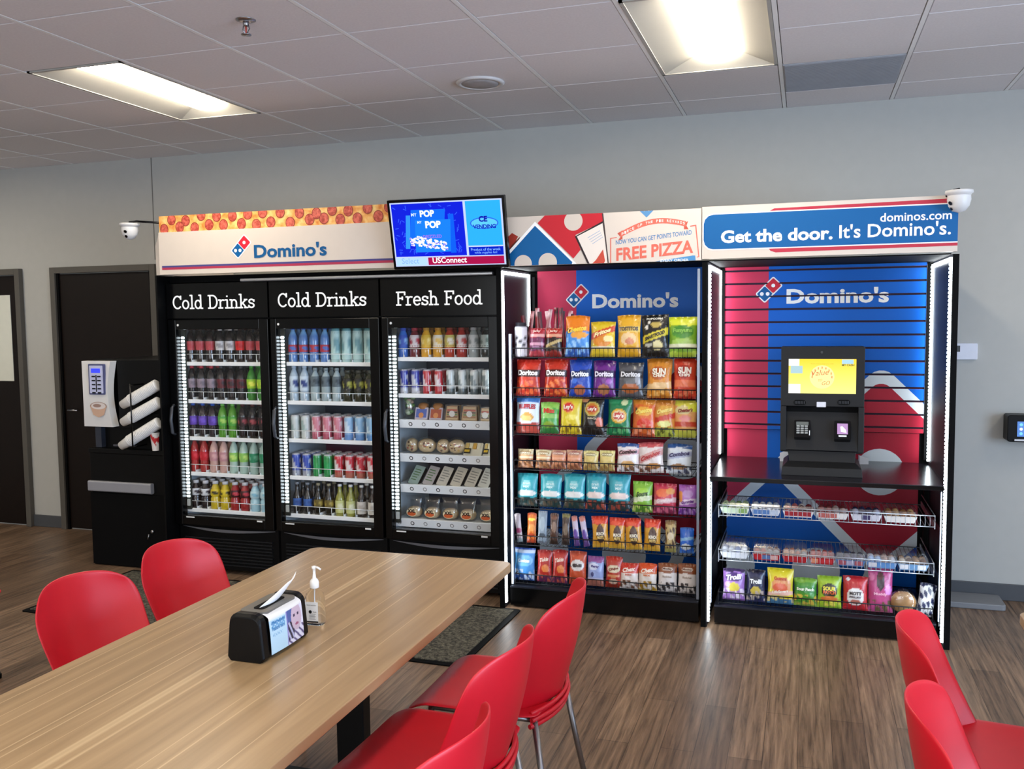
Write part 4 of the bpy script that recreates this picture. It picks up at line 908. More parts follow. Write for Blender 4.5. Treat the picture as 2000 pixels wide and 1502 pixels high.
def can(kind, h, r, c1, c2, c3=None):
    c1, c2, c3 = lin(H(c1)), lin(H(c2)), lin(H(c3 or c1)); n = 10
    def cc(v):
        u = v[2]/h; a = math.atan2(v[1], v[0])
        if u > .93 or u < .04: return lin(H('#b9bcc0'))
        if .35 < u < .75 and math.sin(a*2+u*5) > .1: return c2
        return c3 if u < .3 else c1
    prof = [(r*.8, 0), (r, .008)]+[(r, .008+(h-.02)*k/n) for k in range(1, n+1)]+[(r*.84, h-.002), (r*.84, h), (r*.8, h), (r*.78, h-.004), (.001, h-.004)]
    mb = MB(); mb.lathe(prof, METALP, cc, n=16); o = mb.build(kind)
    mb = MB(); mb.rbox(-.008, .008, -.011, .011, h-.004, h-.001, .004, CANTOP, n=3); mb.build('pull_tab', o); return o

COOLER = ['left cooler', 'middle cooler', 'right cooler']; SH = ['top', 'second', 'third', 'fourth', 'bottom']
def fill(ci, si, z, xs, kinds, depth, dy, y0=-.745, grp='drinks'):
    for i, (x, kd) in enumerate(zip(xs, kinds)):
        key, desc = kd
        for j in range(depth):
            y = y0+dy*j; nm = '%s, %s from left, %s shelf, %s' % (desc, ORD[i], SH[si], COOLER[ci])
            if j == 1: nm = '%s, second row back, %s column, %s shelf, %s' % (desc.split(' with')[0], ORD[i], SH[si], COOLER[ci])
            if j == 2: nm = '%s, third row back, %s column, %s shelf, %s' % (desc.split(' with')[0], ORD[i], SH[si], COOLER[ci])
            proto = PROTO[key]; cat = 'can' if 'can' in proto.name else 'bottle'; g = '%s in the %s' % (cat+'s', COOLER[ci])
            rz = random.uniform(-.5, .5)+PI/2
            if not proto.get('used'): proto.location = (x, y, z); proto.rotation_euler = (0, 0, rz); tag(proto, nm, cat, g); proto['used'] = 1; PL.append(proto)
            else: dup(proto, (x, y, z), rz, nm, g)
PROTO = {}; PL = []
def defb(key, *a, **k): PROTO[key] = bottle('drink_bottle', *a, **k)
B_ = .235
defb('cola_red', B_, '#1a0d0c', '#c04a50', '#2a1a1a', '#b8323c'); defb('cola_white', B_, '#150c0b', '#d9d6d6', '#ded6d2', '#9a9698'); defb('cola_bright', B_, '#1a0c0a', '#e01f1f', '#332020', '#c01010')
defb('cola_grey', B_, '#141013', '#8e7f8c', '#c03c4a', '#6d6270'); defb('cola_maroon', B_, '#110a0d', '#5e1522', '#3a3a3e', '#2a0f16'); defb('lime', B_, '#2f7d1e', '#9ccc2a', '#3c9c30', '#e8ef5a')
defb('grape', B_, '#1d0f18', '#5b3aa8', '#3060c0', '#7250c8'); defb('green', B_, '#4d8f20', '#4aa238', '#7fc860', '#a8d060'); defb('cola_zero', B_, '#130a0b', '#2a1013', '#5a1c24', '#a04048')
defb('punch', B_, '#a83030', '#c01828', '#7a2030', '#e03a48'); defb('pinkish', B_, '#c9a298', '#c08a90', '#b08a90', '#d8a8a8'); defb('clear_lime', B_, '#a9c4b8', '#8fc860', '#cfe8c8', '#c8e878'); defb('clear_green', B_, '#a4c0b8', '#2f9068', '#d0e4dc', '#6fb898')
for k_, lq, l1, l2 in (('dk_wht', '#1a1218', '#cfd2d8', '#2c1c26'), ('yellow', '#c9b020', '#d8c028', '#3a3010'), ('redblk', '#9c2024', '#3a1016', '#c03040'), ('iceblue', '#a8d4e4', '#c4e2ec', '#8cc4dc')):
    defb(k_, .195, lq, l1, '#dcdce0', l2, shape='wide', zl=(.48, .72))
defb('water_red', B_, '#5e88c4', '#b03040', '#2c58b8', '#4068b8', shape='water', zl=(.3, .5), top='#7fb0dc'); defb('water_tall', .255, '#a8c8c8', '#b8d8d4', '#3a8e98', '#6f9ea4', shape='tall', zl=(.1, .8), top='#5aa2a8')
defb('drop', B_, '#a9bccb', '#c4d4e0', '#b8c8d8', '#20367a', shape='water', zl=(.3, .7)); defb('clr_dark', .22, '#9fb0b4', '#56646c', '#8c9a9c', '#303c44', shape='water', zl=(.45, .75)); defb('yel_dark', .205, '#2a2c18', '#20201a', '#3a3c34', '#a8a848', shape='wide', zl=(.35, .75))
defb('gl_blue', .21, '#1a1a1c', '#3a62a8', '#8a8f98', '#2a4a8a', shape='glass', zl=(.25, .5)); defb('gl_gold', .21, '#18160f', '#6a5c28', '#9a9278', '#b09a48', shape='glass', zl=(.25, .5)); defb('gl_yel', .21, '#8f8f3c', '#c8cc88', '#e8e8e8', '#e0e0c0', shape='glass', zl=(.12, .5)); defb('gl_wht', .21, '#20140f', '#d8d4cc', '#e8e8e8', '#b8b0a8', shape='glass', zl=(.12, .5))
for k_, lq, l1, cp, l2 in (('j_blue', '#3a6cc0', '#2a50b0', '#2c4cb0', '#7fb0e0'), ('j_red', '#6a2a30', '#d4c8c8', '#a02838', '#b03040'), ('j_yel', '#d8a030', '#d8b038', '#c08a28', '#f0d880'), ('j_ywht', '#d0982c', '#e4dcc8', '#c88a2c', '#e8c060'), ('j_org', '#a83420', '#c8b860', '#882818', '#e8e0c8'), ('j_rw', '#a02c28', '#dccfcc', '#982820', '#c04840'), ('j_silv', '#9ca4a4', '#c4c8c8', '#b8bcbc', '#808888'), ('j_dw', '#2a2c2c', '#a8b4b0', '#303434', '#607068')):
    defb(k_, .19, lq, l1, cp, l2, shape='wide', zl=(.35, .75))
PROTO['c_silver'] = can('drink_can', .157, .030, '#c4ccca', '#9ab0ac'); PROTO['c_pink'] = can('drink_can', .157, .030, '#c87888', '#e4d0d4', '#b05468'); PROTO['c_blue'] = can('drink_can', .157, .030, '#8cb8dc', '#c8e0ee', '#5c90c8')
PROTO['c_bsil'] = can('drink_can', .15, .030, '#2c4cb0', '#c8ccd4', '#9aa0b0'); PROTO['c_green'] = can('drink_can', .15, .030, '#148c44', '#28a458'); PROTO['c_red'] = can('drink_can', .15, .030, '#c02c38', '#e4dcdc', '#a85a48')
PROTO['s_bsil'] = can('slim_can', .155, .0265, '#3038a0', '#c4c8d4', '#c8ccd8'); PROTO['s_red'] = can('slim_can', .155, .0265, '#b82430', '#e0d4d8', '#b82430'); PROTO['s_wht'] = can('slim_can', .155, .0265, '#d4dcdc', '#7c8c90', '#4c585c')
def lsp(a, b, n=8): return [a+(b-a)*i/(n-1) for i in range(n)]
R1 = lsp(-3.848, -3.297); R2 = lsp(-3.052, -2.50); R3 = lsp(-2.262, -1.712)
D = {'cola_red': 'dark cola bottle with dull red label', 'cola_white': 'dark cola bottle with white label', 'cola_bright': 'dark cola bottle with bright red label', 'cola_grey': 'dark soda bottle with grey label', 'cola_maroon': 'dark soda bottle with maroon label', 'lime': 'lime green soda bottle with yellow label',
 'grape': 'dark bottle with purple label', 'green': 'green soda bottle with green label', 'cola_zero': 'black cola bottle with dark label', 'punch': 'red drink bottle with red label', 'pinkish': 'pale pink drink bottle with pink label', 'clear_lime': 'clear bottle with lime label', 'clear_green': 'clear bottle with green label',
 'dk_wht': 'dark bottle with white label', 'yellow': 'yellow drink bottle with white cap', 'redblk': 'red drink bottle with dark label', 'iceblue': 'pale blue drink bottle with white cap', 'water_red': 'blue water bottle with red band', 'water_tall': 'tall pale teal water bottle', 'drop': 'clear bottle with navy drop print', 'clr_dark': 'clear bottle with grey label', 'yel_dark': 'dark bottle with yellow streaked label',
 'gl_blue': 'dark glass bottle with blue label', 'gl_gold': 'dark glass bottle with gold label', 'gl_yel': 'yellow glass bottle with pale label', 'gl_wht': 'brown glass bottle with white label', 'j_blue': 'blue drink bottle', 'j_red': 'dark red bottle with pale label', 'j_yel': 'yellow juice bottle', 'j_ywht': 'yellow juice bottle with white label', 'j_org': 'orange red juice bottle', 'j_rw': 'red juice bottle with white label', 'j_silv': 'silver grey bottle', 'j_dw': 'dark bottle with grey label',
 'c_silver': 'silver drink can', 'c_pink': 'pink drink can', 'c_blue': 'light blue drink can', 'c_bsil': 'blue and silver can', 'c_green': 'green drink can', 'c_red': 'red and white can', 's_bsil': 'slim blue and silver can', 's_red': 'slim red can', 's_wht': 'slim white can'}
def K(*l): return [(k, D[k]) for k in l]
fill(0, 0, Z1[0], R1, K('cola_red', 'cola_red', 'cola_red', 'cola_white', 'cola_white', 'cola_bright', 'cola_red', 'cola_red'), 2, .072)
fill(0, 1, Z1[1], R1, K('cola_grey', 'cola_grey', 'cola_grey', 'cola_maroon', 'cola_maroon', 'cola_maroon', 'lime', 'lime'), 2, .072)
fill(0, 2, Z1[2], R1, K('grape', 'grape', 'grape', 'green', 'green', 'cola_zero', 'cola_zero', 'cola_zero'), 2, .072)
fill(0, 3, Z1[3], R1, K('punch', 'punch', 'pinkish', 'pinkish', 'clear_lime', 'clear_lime', 'clear_green', 'clear_green'), 2, .072)
fill(0, 4, Z1[4], R1, K('dk_wht', 'dk_wht', 'yellow', 'yellow', 'redblk', 'redblk', 'iceblue', 'iceblue'), 3, .074)
fill(1, 0, Z2[0], R2, K('water_red', 'water_red', 'water_red', 'water_red', 'water_tall', 'water_tall', 'water_tall', 'water_tall'), 2, .072)
fill(1, 1, Z2[1], R2, K('drop', 'drop', 'clr_dark', 'clr_dark', 'clr_dark', 'yel_dark', 'yel_dark', 'yel_dark'), 2, .072)
fill(1, 2, Z2[2], R2, K('c_silver', 'c_silver', 'c_pink', 'c_pink', 'c_pink', 'c_blue', 'c_blue', 'c_blue'), 3, .066)
fill(1, 3, Z2[3], R2, K('c_bsil', 'c_bsil', 'c_green', 'c_green', 'c_red', 'c_red', 'c_red', 'c_red'), 3, .066)
fill(1, 4, Z2[4], R2, K('gl_blue', 'gl_blue', 'gl_gold', 'gl_gold', 'gl_yel', 'gl_yel', 'gl_wht', 'gl_wht'), 2, .072)
fill(2, 0, Z3[0], R3, K('j_blue', 'j_red', 'j_yel', 'j_ywht', 'j_org', 'j_rw', 'j_silv', 'j_dw'), 2, .072)
fill(2, 1, Z3[1], R3, K('s_bsil', 's_bsil', 's_red', 's_red', 's_wht', 's_wht', 's_wht', 's_wht'), 3, .062)

# ---------------------------------------------------------------- fresh food
FG = 'packaged food in the right cooler'
FILM = clear_mat('food_film', (.97, .98, .99), .16, .15); BREAD = paint('#d9bd90', .7, 0, .2); BREADD = paint('#a9713c', .7, 0, .25)
def blob(mb, cx, cy, cz, rx, ry, rz, m, col=None, seed=0, n=10, k=14, amp=.08, ex=1.):
    rings = []; rr = random.Random(seed); ph = rr.uniform(0, 6)
    for j in range(n+1):
        t_ = -PI/2+PI*j/n; ring = []
        for i in range(k):
            a = 2*PI*i/k; w = 1+amp*math.sin(3*a+ph+2*t_)*math.cos(t_*2); cs = math.copysign(abs(math.cos(a))**ex, math.cos(a)); sn = math.copysign(abs(math.sin(a))**ex, math.sin(a)); ct = max(math.cos(t_), .02)**.8
            ring.append(Vector((cx+rx*cs*ct*w, cy+ry*sn*ct*w, cz+rz*math.sin(t_)*w)))
        rings.append(ring)
    mb.loft(rings, m, col, True, True)
def foodbox(x, z, w, h, c1, c2, lab, sign=''):
    """small sandwich carton leaning back, printed front, clear top window"""
    t = thing('sandwich_carton', lab, 'sandwich', (x, -.70, z), 0, FG); M = Matrix.Rotation(math.radians(-18), 4, 'X')
    mb = MB(); mb.box(-w/2, w/2, -.02, .05, 0, h*.62, CARD, lin(H(c1)), M=M); mb.box(-w*.42, w*.42, -.0206, -.02, h*.1, h*.54, CARD, lin(H(c2)), M=M); mb.poly([M@Vector((w*.2*math.cos(a*PI/8), -.0215, h*.22+h*.14*math.sin(a*PI/8))) for a in range(16)], CARD, lin(H('#d89058')))
    mb.build('carton', t); mb = MB(); blob(mb, 0, .03, h*.66, w*.42, .035, h*.2, BREADD, seed=int(x*100)); mb.build('filling', t)
    mb = MB(); mb.loft([[M@Vector((a*w/2, b, h*.62)) for a, b in ((-1, -.02), (1, -.02), (1, .05), (-1, .05))], [M@Vector((a*w*.4, b, h*.95)) for a, b in ((-1, .01), (1, .01), (1, .04), (-1, .04))]], FILM); mb.build('window_film', t)
zf = Z3[2]
# leafy pack, two cartons, two wedge packs, one more at the right
t = thing('salad_pack', 'clear pack of green salad at left of the upper food shelf', 'salad', (-2.262, -.69, zf), 0, FG)
mb = MB()
for i in range(22): a = random.uniform(0, 6); r = random.uniform(0, .03); blob(mb, r*math.cos(a), .02+r*math.sin(a), .03+random.uniform(0, .11), .018, .014, .012, paint(random.choice(['#7fa05c', '#a9c08a', '#c8d4b4', '#5d8a48', '#c9a890']), .6), seed=i, n=5, k=7)
mb.build('leaves', t); mb = MB(); blob(mb, 0, .02, .08, .045, .05, .08, FILM, amp=.05); mb.build('film', t)
foodbox(-2.165, zf, .085, .125, '#c9bfc8', '#5f6fb0', 'blue labelled sandwich carton with orange picture on the upper food shelf'); foodbox(-2.065, zf, .085, .125, '#b8aeb8', '#b05a40', 'rust red labelled sandwich carton on the upper food shelf')
def wedge(x, z, w, h, c, lab, inner='#b08858', dark='#4a3428', rz=0):
    t = thing('sandwich_wedge', lab, 'sandwich', (x, -.70, z), rz, FG); mb = MB()
    for i, (cc, th) in enumerate((('#c89c68', .014), (inner, .012), (dark, .008), ('#e0cfa8', .006), ('#c89c68', .014))):
        y = -.02+i*.014; mb.loft([[Vector((-w/2+.006, y, .004)), Vector((w/2-.006, y, .004)), Vector((w/2-.012, y, h*.9)), Vector((-w*.3, y, h*.9))], [Vector((-w/2+.006, y+th, .004)), Vector((w/2-.006, y+th, .004)), Vector((w/2-.012, y+th, h*.9)), Vector((-w*.3, y+th, h*.9))]], CARD, lin(H(cc)))
    for i, cc in enumerate(('#d8b888', inner, '#6c8c4c', dark, '#c84c38', '#d8b888')): mb.box(-w*.34+i*w*.02, w*.40, -.0245, -.0205, h*(.10+.13*i), h*(.19+.13*i), CARD, lin(H(cc)))
    mb.poly([Vector((w*.05+.02*math.cos(a*PI/6), -.0255, h*.45+.02*math.sin(a*PI/6))) for a in range(12)], CARD, lin(H('#e9e4dc'))); mb.build('filling', t)
    mb = MB(); mb.loft([[Vector((a, b, 0)) for a, b in ((-w/2, -.032), (w/2, -.032), (w/2, .055), (-w/2, .055))], [Vector((a, b, h)) for a, b in ((-w/2+.012, -.026), (w/2-.002, -.026), (w/2-.002, .05), (-w/2+.012, .05))]], FILM); mb.build('pack', t)
wedge(-1.955, zf, .10, .105, 'c', 'clear sandwich wedge pack on the upper food shelf, left of the two', '#8c5c38'); wedge(-1.84, zf, .115, .105, 'c', 'clear sandwich wedge pack on the upper food shelf, right of the two', '#b07840', '#5c3c28'); wedge(-1.735, zf, .07, .095, 'c', 'dark wedge pack at the right end of the upper food shelf', '#3c2c28', '#c8c0b8')
# wraps
zf = Z3[3]
def wrap(x, w, lab, i):
    t = thing('wrap_pack', lab, 'wrap', (x, -.69, zf), 0, FG); mb = MB(); rr = random.Random(i)
    blob(mb, -.0, .015, .05, w*.5, .035, .042, BREAD, seed=i, ex=.8)
    for k in range(16): a = rr.uniform(0, 6.28); r = rr.uniform(0, .8); blob(mb, w*.42*r*math.cos(a), -.012-.006*rr.random(), .05+.034*r*math.sin(a), .008, .008, .006, paint(rr.choice(['#8c5a34', '#d8b060', '#b04c34', '#f0dcb0', '#5c3a2c']), .6), seed=k, n=4, k=6)
    mb.build('wrap', t); mb = MB(); blob(mb, 0, .015, .055, w*.56, .045, .052, FILM, seed=i, amp=.06, ex=.7); mb.build('film', t)
for i, (x, w, s) in enumerate(((-2.245, .085, 'leftmost of four'), (-2.145, .12, 'second of four'), (-2.03, .09, 'third of four'), (-1.94, .11, 'rightmost of four'))): wrap(x, w, 'round filled wrap in clear film, %s on middle food shelf' % s, i)
def cheese(x, w, lab, i):
    t = thing('snack_tray', lab, 'snack tray', (x, -.70, zf), 0, FG); mb = MB(); M = Matrix.Rotation(math.radians(-35), 4, 'X')
    mb.rbox(-w/2, w/2, 0, .012, 0, .09, .008, paint('#d9d2bc', .5), axis='y', M=M)
    for k in range(4): mb.box(-w*.42+k*w*.21, -w*.42+k*w*.21+w*.17, -.010, 0, .045, .082, paint(['#e0c070', '#f0e4c0', '#d8a848', '#e8dcc0'][k], .6), M=M)
    mb.build('tray', t); mb = MB(); mb.box(-w*.45, -w*.1, -.012, -.0105, .01, .045, CARD, lin(H('#2c2a22')), M=M); mb.box(-w*.43, -w*.15, -.0125, -.012, .02, .036, CARD, lin(H('#d8b030')), M=M); mb.build('tray_label', t)
cheese(-1.83, .12, 'cheese snack tray with black label on middle food shelf, left one', 0); cheese(-1.715, .09, 'cheese snack tray with black label at right end of middle food shelf', 1)
# wedges and sleeves
zf = Z3[4]
def sleeve(x, lab, c, i, dark=False):
    t = thing('sandwich_sleeve', lab, 'sandwich', (x, -.70, zf), 0, FG); M = Matrix.Translation((0, -.01, 0))@Matrix.Rotation(math.radians(-38), 4, 'X')@Matrix.Rotation(math.radians(12), 4, 'Y'); mb = MB()
    mb.rbox(-.036, .036, 0, .03, 0, .135, .006, CARD, lin(H(c)), axis='y', M=M); mb.box(.0365, .0375, -.001, .03, 0, .13, CARD, lin(H('#17181a')), M=M); mb.box(-.0375, -.0365, -.001, .03, 0, .13, CARD, lin(H('#17181a')), M=M)
    rr = random.Random(i)
    for k in range(5): mb.box(-.026, .026-.02*rr.random(), -.0012, 0, .03+.018*k, .036+.018*k, CARD, lin(H('#8c8880' if not dark else '#5c7c4c')), M=M)
    blob(mb, .0, -.002, .11, .022, .006, .014, paint('#c8b090' if not dark else '#6a8c50', .6), M and None or None, seed=i) if False else None
    mb.build('sleeve', t)
for i, (x, s, c, dk) in enumerate(((-2.235, 'leftmost dark green clear pack', '#9fb0a4', True), (-2.135, 'second dark clear pack with red edge', '#b4aca8', True), (-2.04, 'first of the cream printed sleeves', '#d0c8b8', False), (-1.945, 'second of the cream printed sleeves', '#cfc6b4', False), (-1.85, 'third of the cream printed sleeves', '#cac2b2', False), (-1.76, 'fourth of the cream printed sleeves', '#c8c4b8', False), (-1.675, 'last cream sleeve at right edge', '#c8c4b8', False))):
    sleeve(x, 'leaning sandwich sleeve on fifth shelf of right cooler, %s' % s, c, i, dk)
# burgers in bags
zf = Z3[5]
t0 = thing('bagged_burger', 'bagged round bun with orange label, leftmost of five on the lowest food shelf', 'sandwich', (-2.235, -.71, zf), 0, FG)
mb = MB(); blob(mb, 0, .03, .036, .052, .045, .035, BREAD, seed=1, amp=.03); mb.build('bun', t0)
mb = MB(); mb.poly([Vector((.036*math.cos(a*PI/9), -.0205, .04+.026*math.sin(a*PI/9))) for a in range(18)], CARD, lin(H('#e8d8b0'))); mb.poly([Vector((.030*math.cos(a*PI/9), -.021, .032+.014*math.sin(a*PI/9))) for a in range(18)], CARD, lin(H('#c85a28')))
put_text(mb, text_geo('XXL', .06), Vector((-.028, -.0218, .04)), UXV, UZV, .056, .022, CARD, H('#2a1c18')); mb.build('product_label', t0)
mb = MB(); mb.loft([[Vector((.058*math.cos(2*PI*i/20)*w_, .03+.05*math.sin(2*PI*i/20)*d_, z_)) for i in range(20)] for w_, d_, z_ in ((.8, .8, .001), (1, 1, .02), (1.02, 1, .06), (.92, .6, .085), (.85, .2, .115), (1.0, .08, .14))], FILM, smooth=True); mb.build('bag_film', t0)
for i, (x, s) in enumerate(((-2.11, 'second of five'), (-1.985, 'middle of five'), (-1.865, 'fourth of five'), (-1.735, 'rightmost of five'))): dup(t0, (x, -.71, zf), .1*math.sin(i), 'bagged round bun with orange label, %s on the lowest food shelf' % s)

# ================================================================ snack bags
def bagart(top, mid, bot, motifs, tv, bv, seed):
    top, mid, bot = lin(H(top)), lin(H(mid)), lin(H(bot)); rr = random.Random(seed); ph = rr.uniform(0, 6)
    ms = [(k, a, (lin(H(c)) if isinstance(c, str) else c)) for k, a, c in motifs]
    def f(u, v):
        w = .02*math.sin(u*9+ph); c = top if v > tv+w else (bot if v < bv+w else mid)
        for k, a, cc in ms:
            if k == 'circ' and ((u-a[0])/a[2])**2+((v-a[1])/a[3])**2 < 1: c = cc
            elif k == 'ring' and .72 < ((u-a[0])/a[2])**2+((v-a[1])/a[3])**2 < 1.25: c = cc
            elif k == 'band' and abs(v-a[0]-a[1]*(u-.5)) < a[2]: c = cc
            elif k == 'chips':
                q = math.sin(u*a[0]+ph)*math.sin(v*a[1]+u*7+ph*2)
                if v < a[2] and v > a[3] and q > .1: c = cc
        if v > .965 or v < .035: c = tuple(x*.8 for x in c)
        return c
    return f
def bag(name, w, h, T_, artf, texts, seed, nu=22, nv=30):
    rr = random.Random(seed); p1, p2, p3 = rr.uniform(0, 6), rr.uniform(0, 6), rr.uniform(-.03, .03)
    def P(u, v, side=1):
        s = 2*u-1; x = s*w/2*(1-.07*math.sin(PI*v)+.012*math.sin(v*9+p1)); z = v*h-.035*h*(s*s)*(v > .5)*(2*v-1)*(.4+.6*math.sin(p2))*1.0
        e = (1-abs(s)**2.6)**.75*(max(0, math.sin(PI*min(1, max(0, (v-.03)/.94)))))**.55
        wr = .10*math.sin(s*11+p1+v*3)*(abs(2*v-1)**3)+.05*math.sin(s*5+v*12+p2)
        y = -side*T_*e*(1+wr)+p3*w*(s)+.010*(v > .9)*math.sin(s*14+p1)*(v-.9)*10*.3
        return Vector((x, y, z))
    mb = MB(); mb.grid(nu, nv, lambda u, v: P(u, v), FOIL, artf)
    mb.grid(10, 10, lambda u, v: P(1-u, v, -1), FOIL, lambda u, v: artf(1-u, v))
    for s, u0, v0, wf, hf, col, bold, tilt in texts:
        vs, fs, x0, x1, y0, y1 = text_geo(s, bold, shear=.15 if tilt else 0)
        out = []
        for x, y in vs:
            a = (x-(x0+x1)/2)/(x1-x0)*wf; b = (y-(y0+y1)/2)/(y1-y0)*hf
            uu = u0+a; vv = v0+b+tilt*a; q = P(min(.98, max(.02, uu)), min(.97, max(.03, vv))); out.append(q+Vector((0, -.0035, 0)))
        mb.add(out, fs, FOIL, lin(H(col)))
    return mb.build(name)
_sp = {}
def place_bag(key, cx, top, bot, wpx, yp, label, grp, tilt=0., name='snack_bag', cat='snack bag', zfix=None, thick=None, lean=8, stack=0):
    sp = SPEC[key]; a = Yp(cx-wpx/2, (top+bot)/2, yp); b = Yp(cx+wpx/2, (top+bot)/2, yp); w = b.x-a.x; zb = Yp(cx, bot, yp).z; h = Yp(cx, top, yp).z-zb
    if zfix is not None: h = h+(zb-zfix); zb = zfix
    th = thick or min(.028, w*.24)
    o = bag(name, w, h/math.cos(math.radians(lean)), th, bagart(*sp[:4], sp[4], sp[5], int(cx*7)), sp[6], int(cx*13+top))
    o.location = ((a.x+b.x)/2, yp+.002+th*.3, zb); o.rotation_euler = (math.radians(-lean), math.radians(tilt), 0); tag(o, label, cat, grp)
    for k in range(stack): d = dup(o, (o.location.x+.004*(k+1)*(-1)**k, o.location.y+.052*(k+1), o.location.z+.004*(k+1)), (math.radians(-lean), math.radians(tilt+2), 0), 'copy behind: '+label if False else label.replace(' on ', ' behind the front one on ', 1) if ' on ' in label else label+', behind')
    return o
def tx(s, v=.62, c='#ffffff', wf=.8, hf=.16, bold=.05, tilt=.0, u=.5): return (s, u, v, wf, hf, c, bold, tilt)
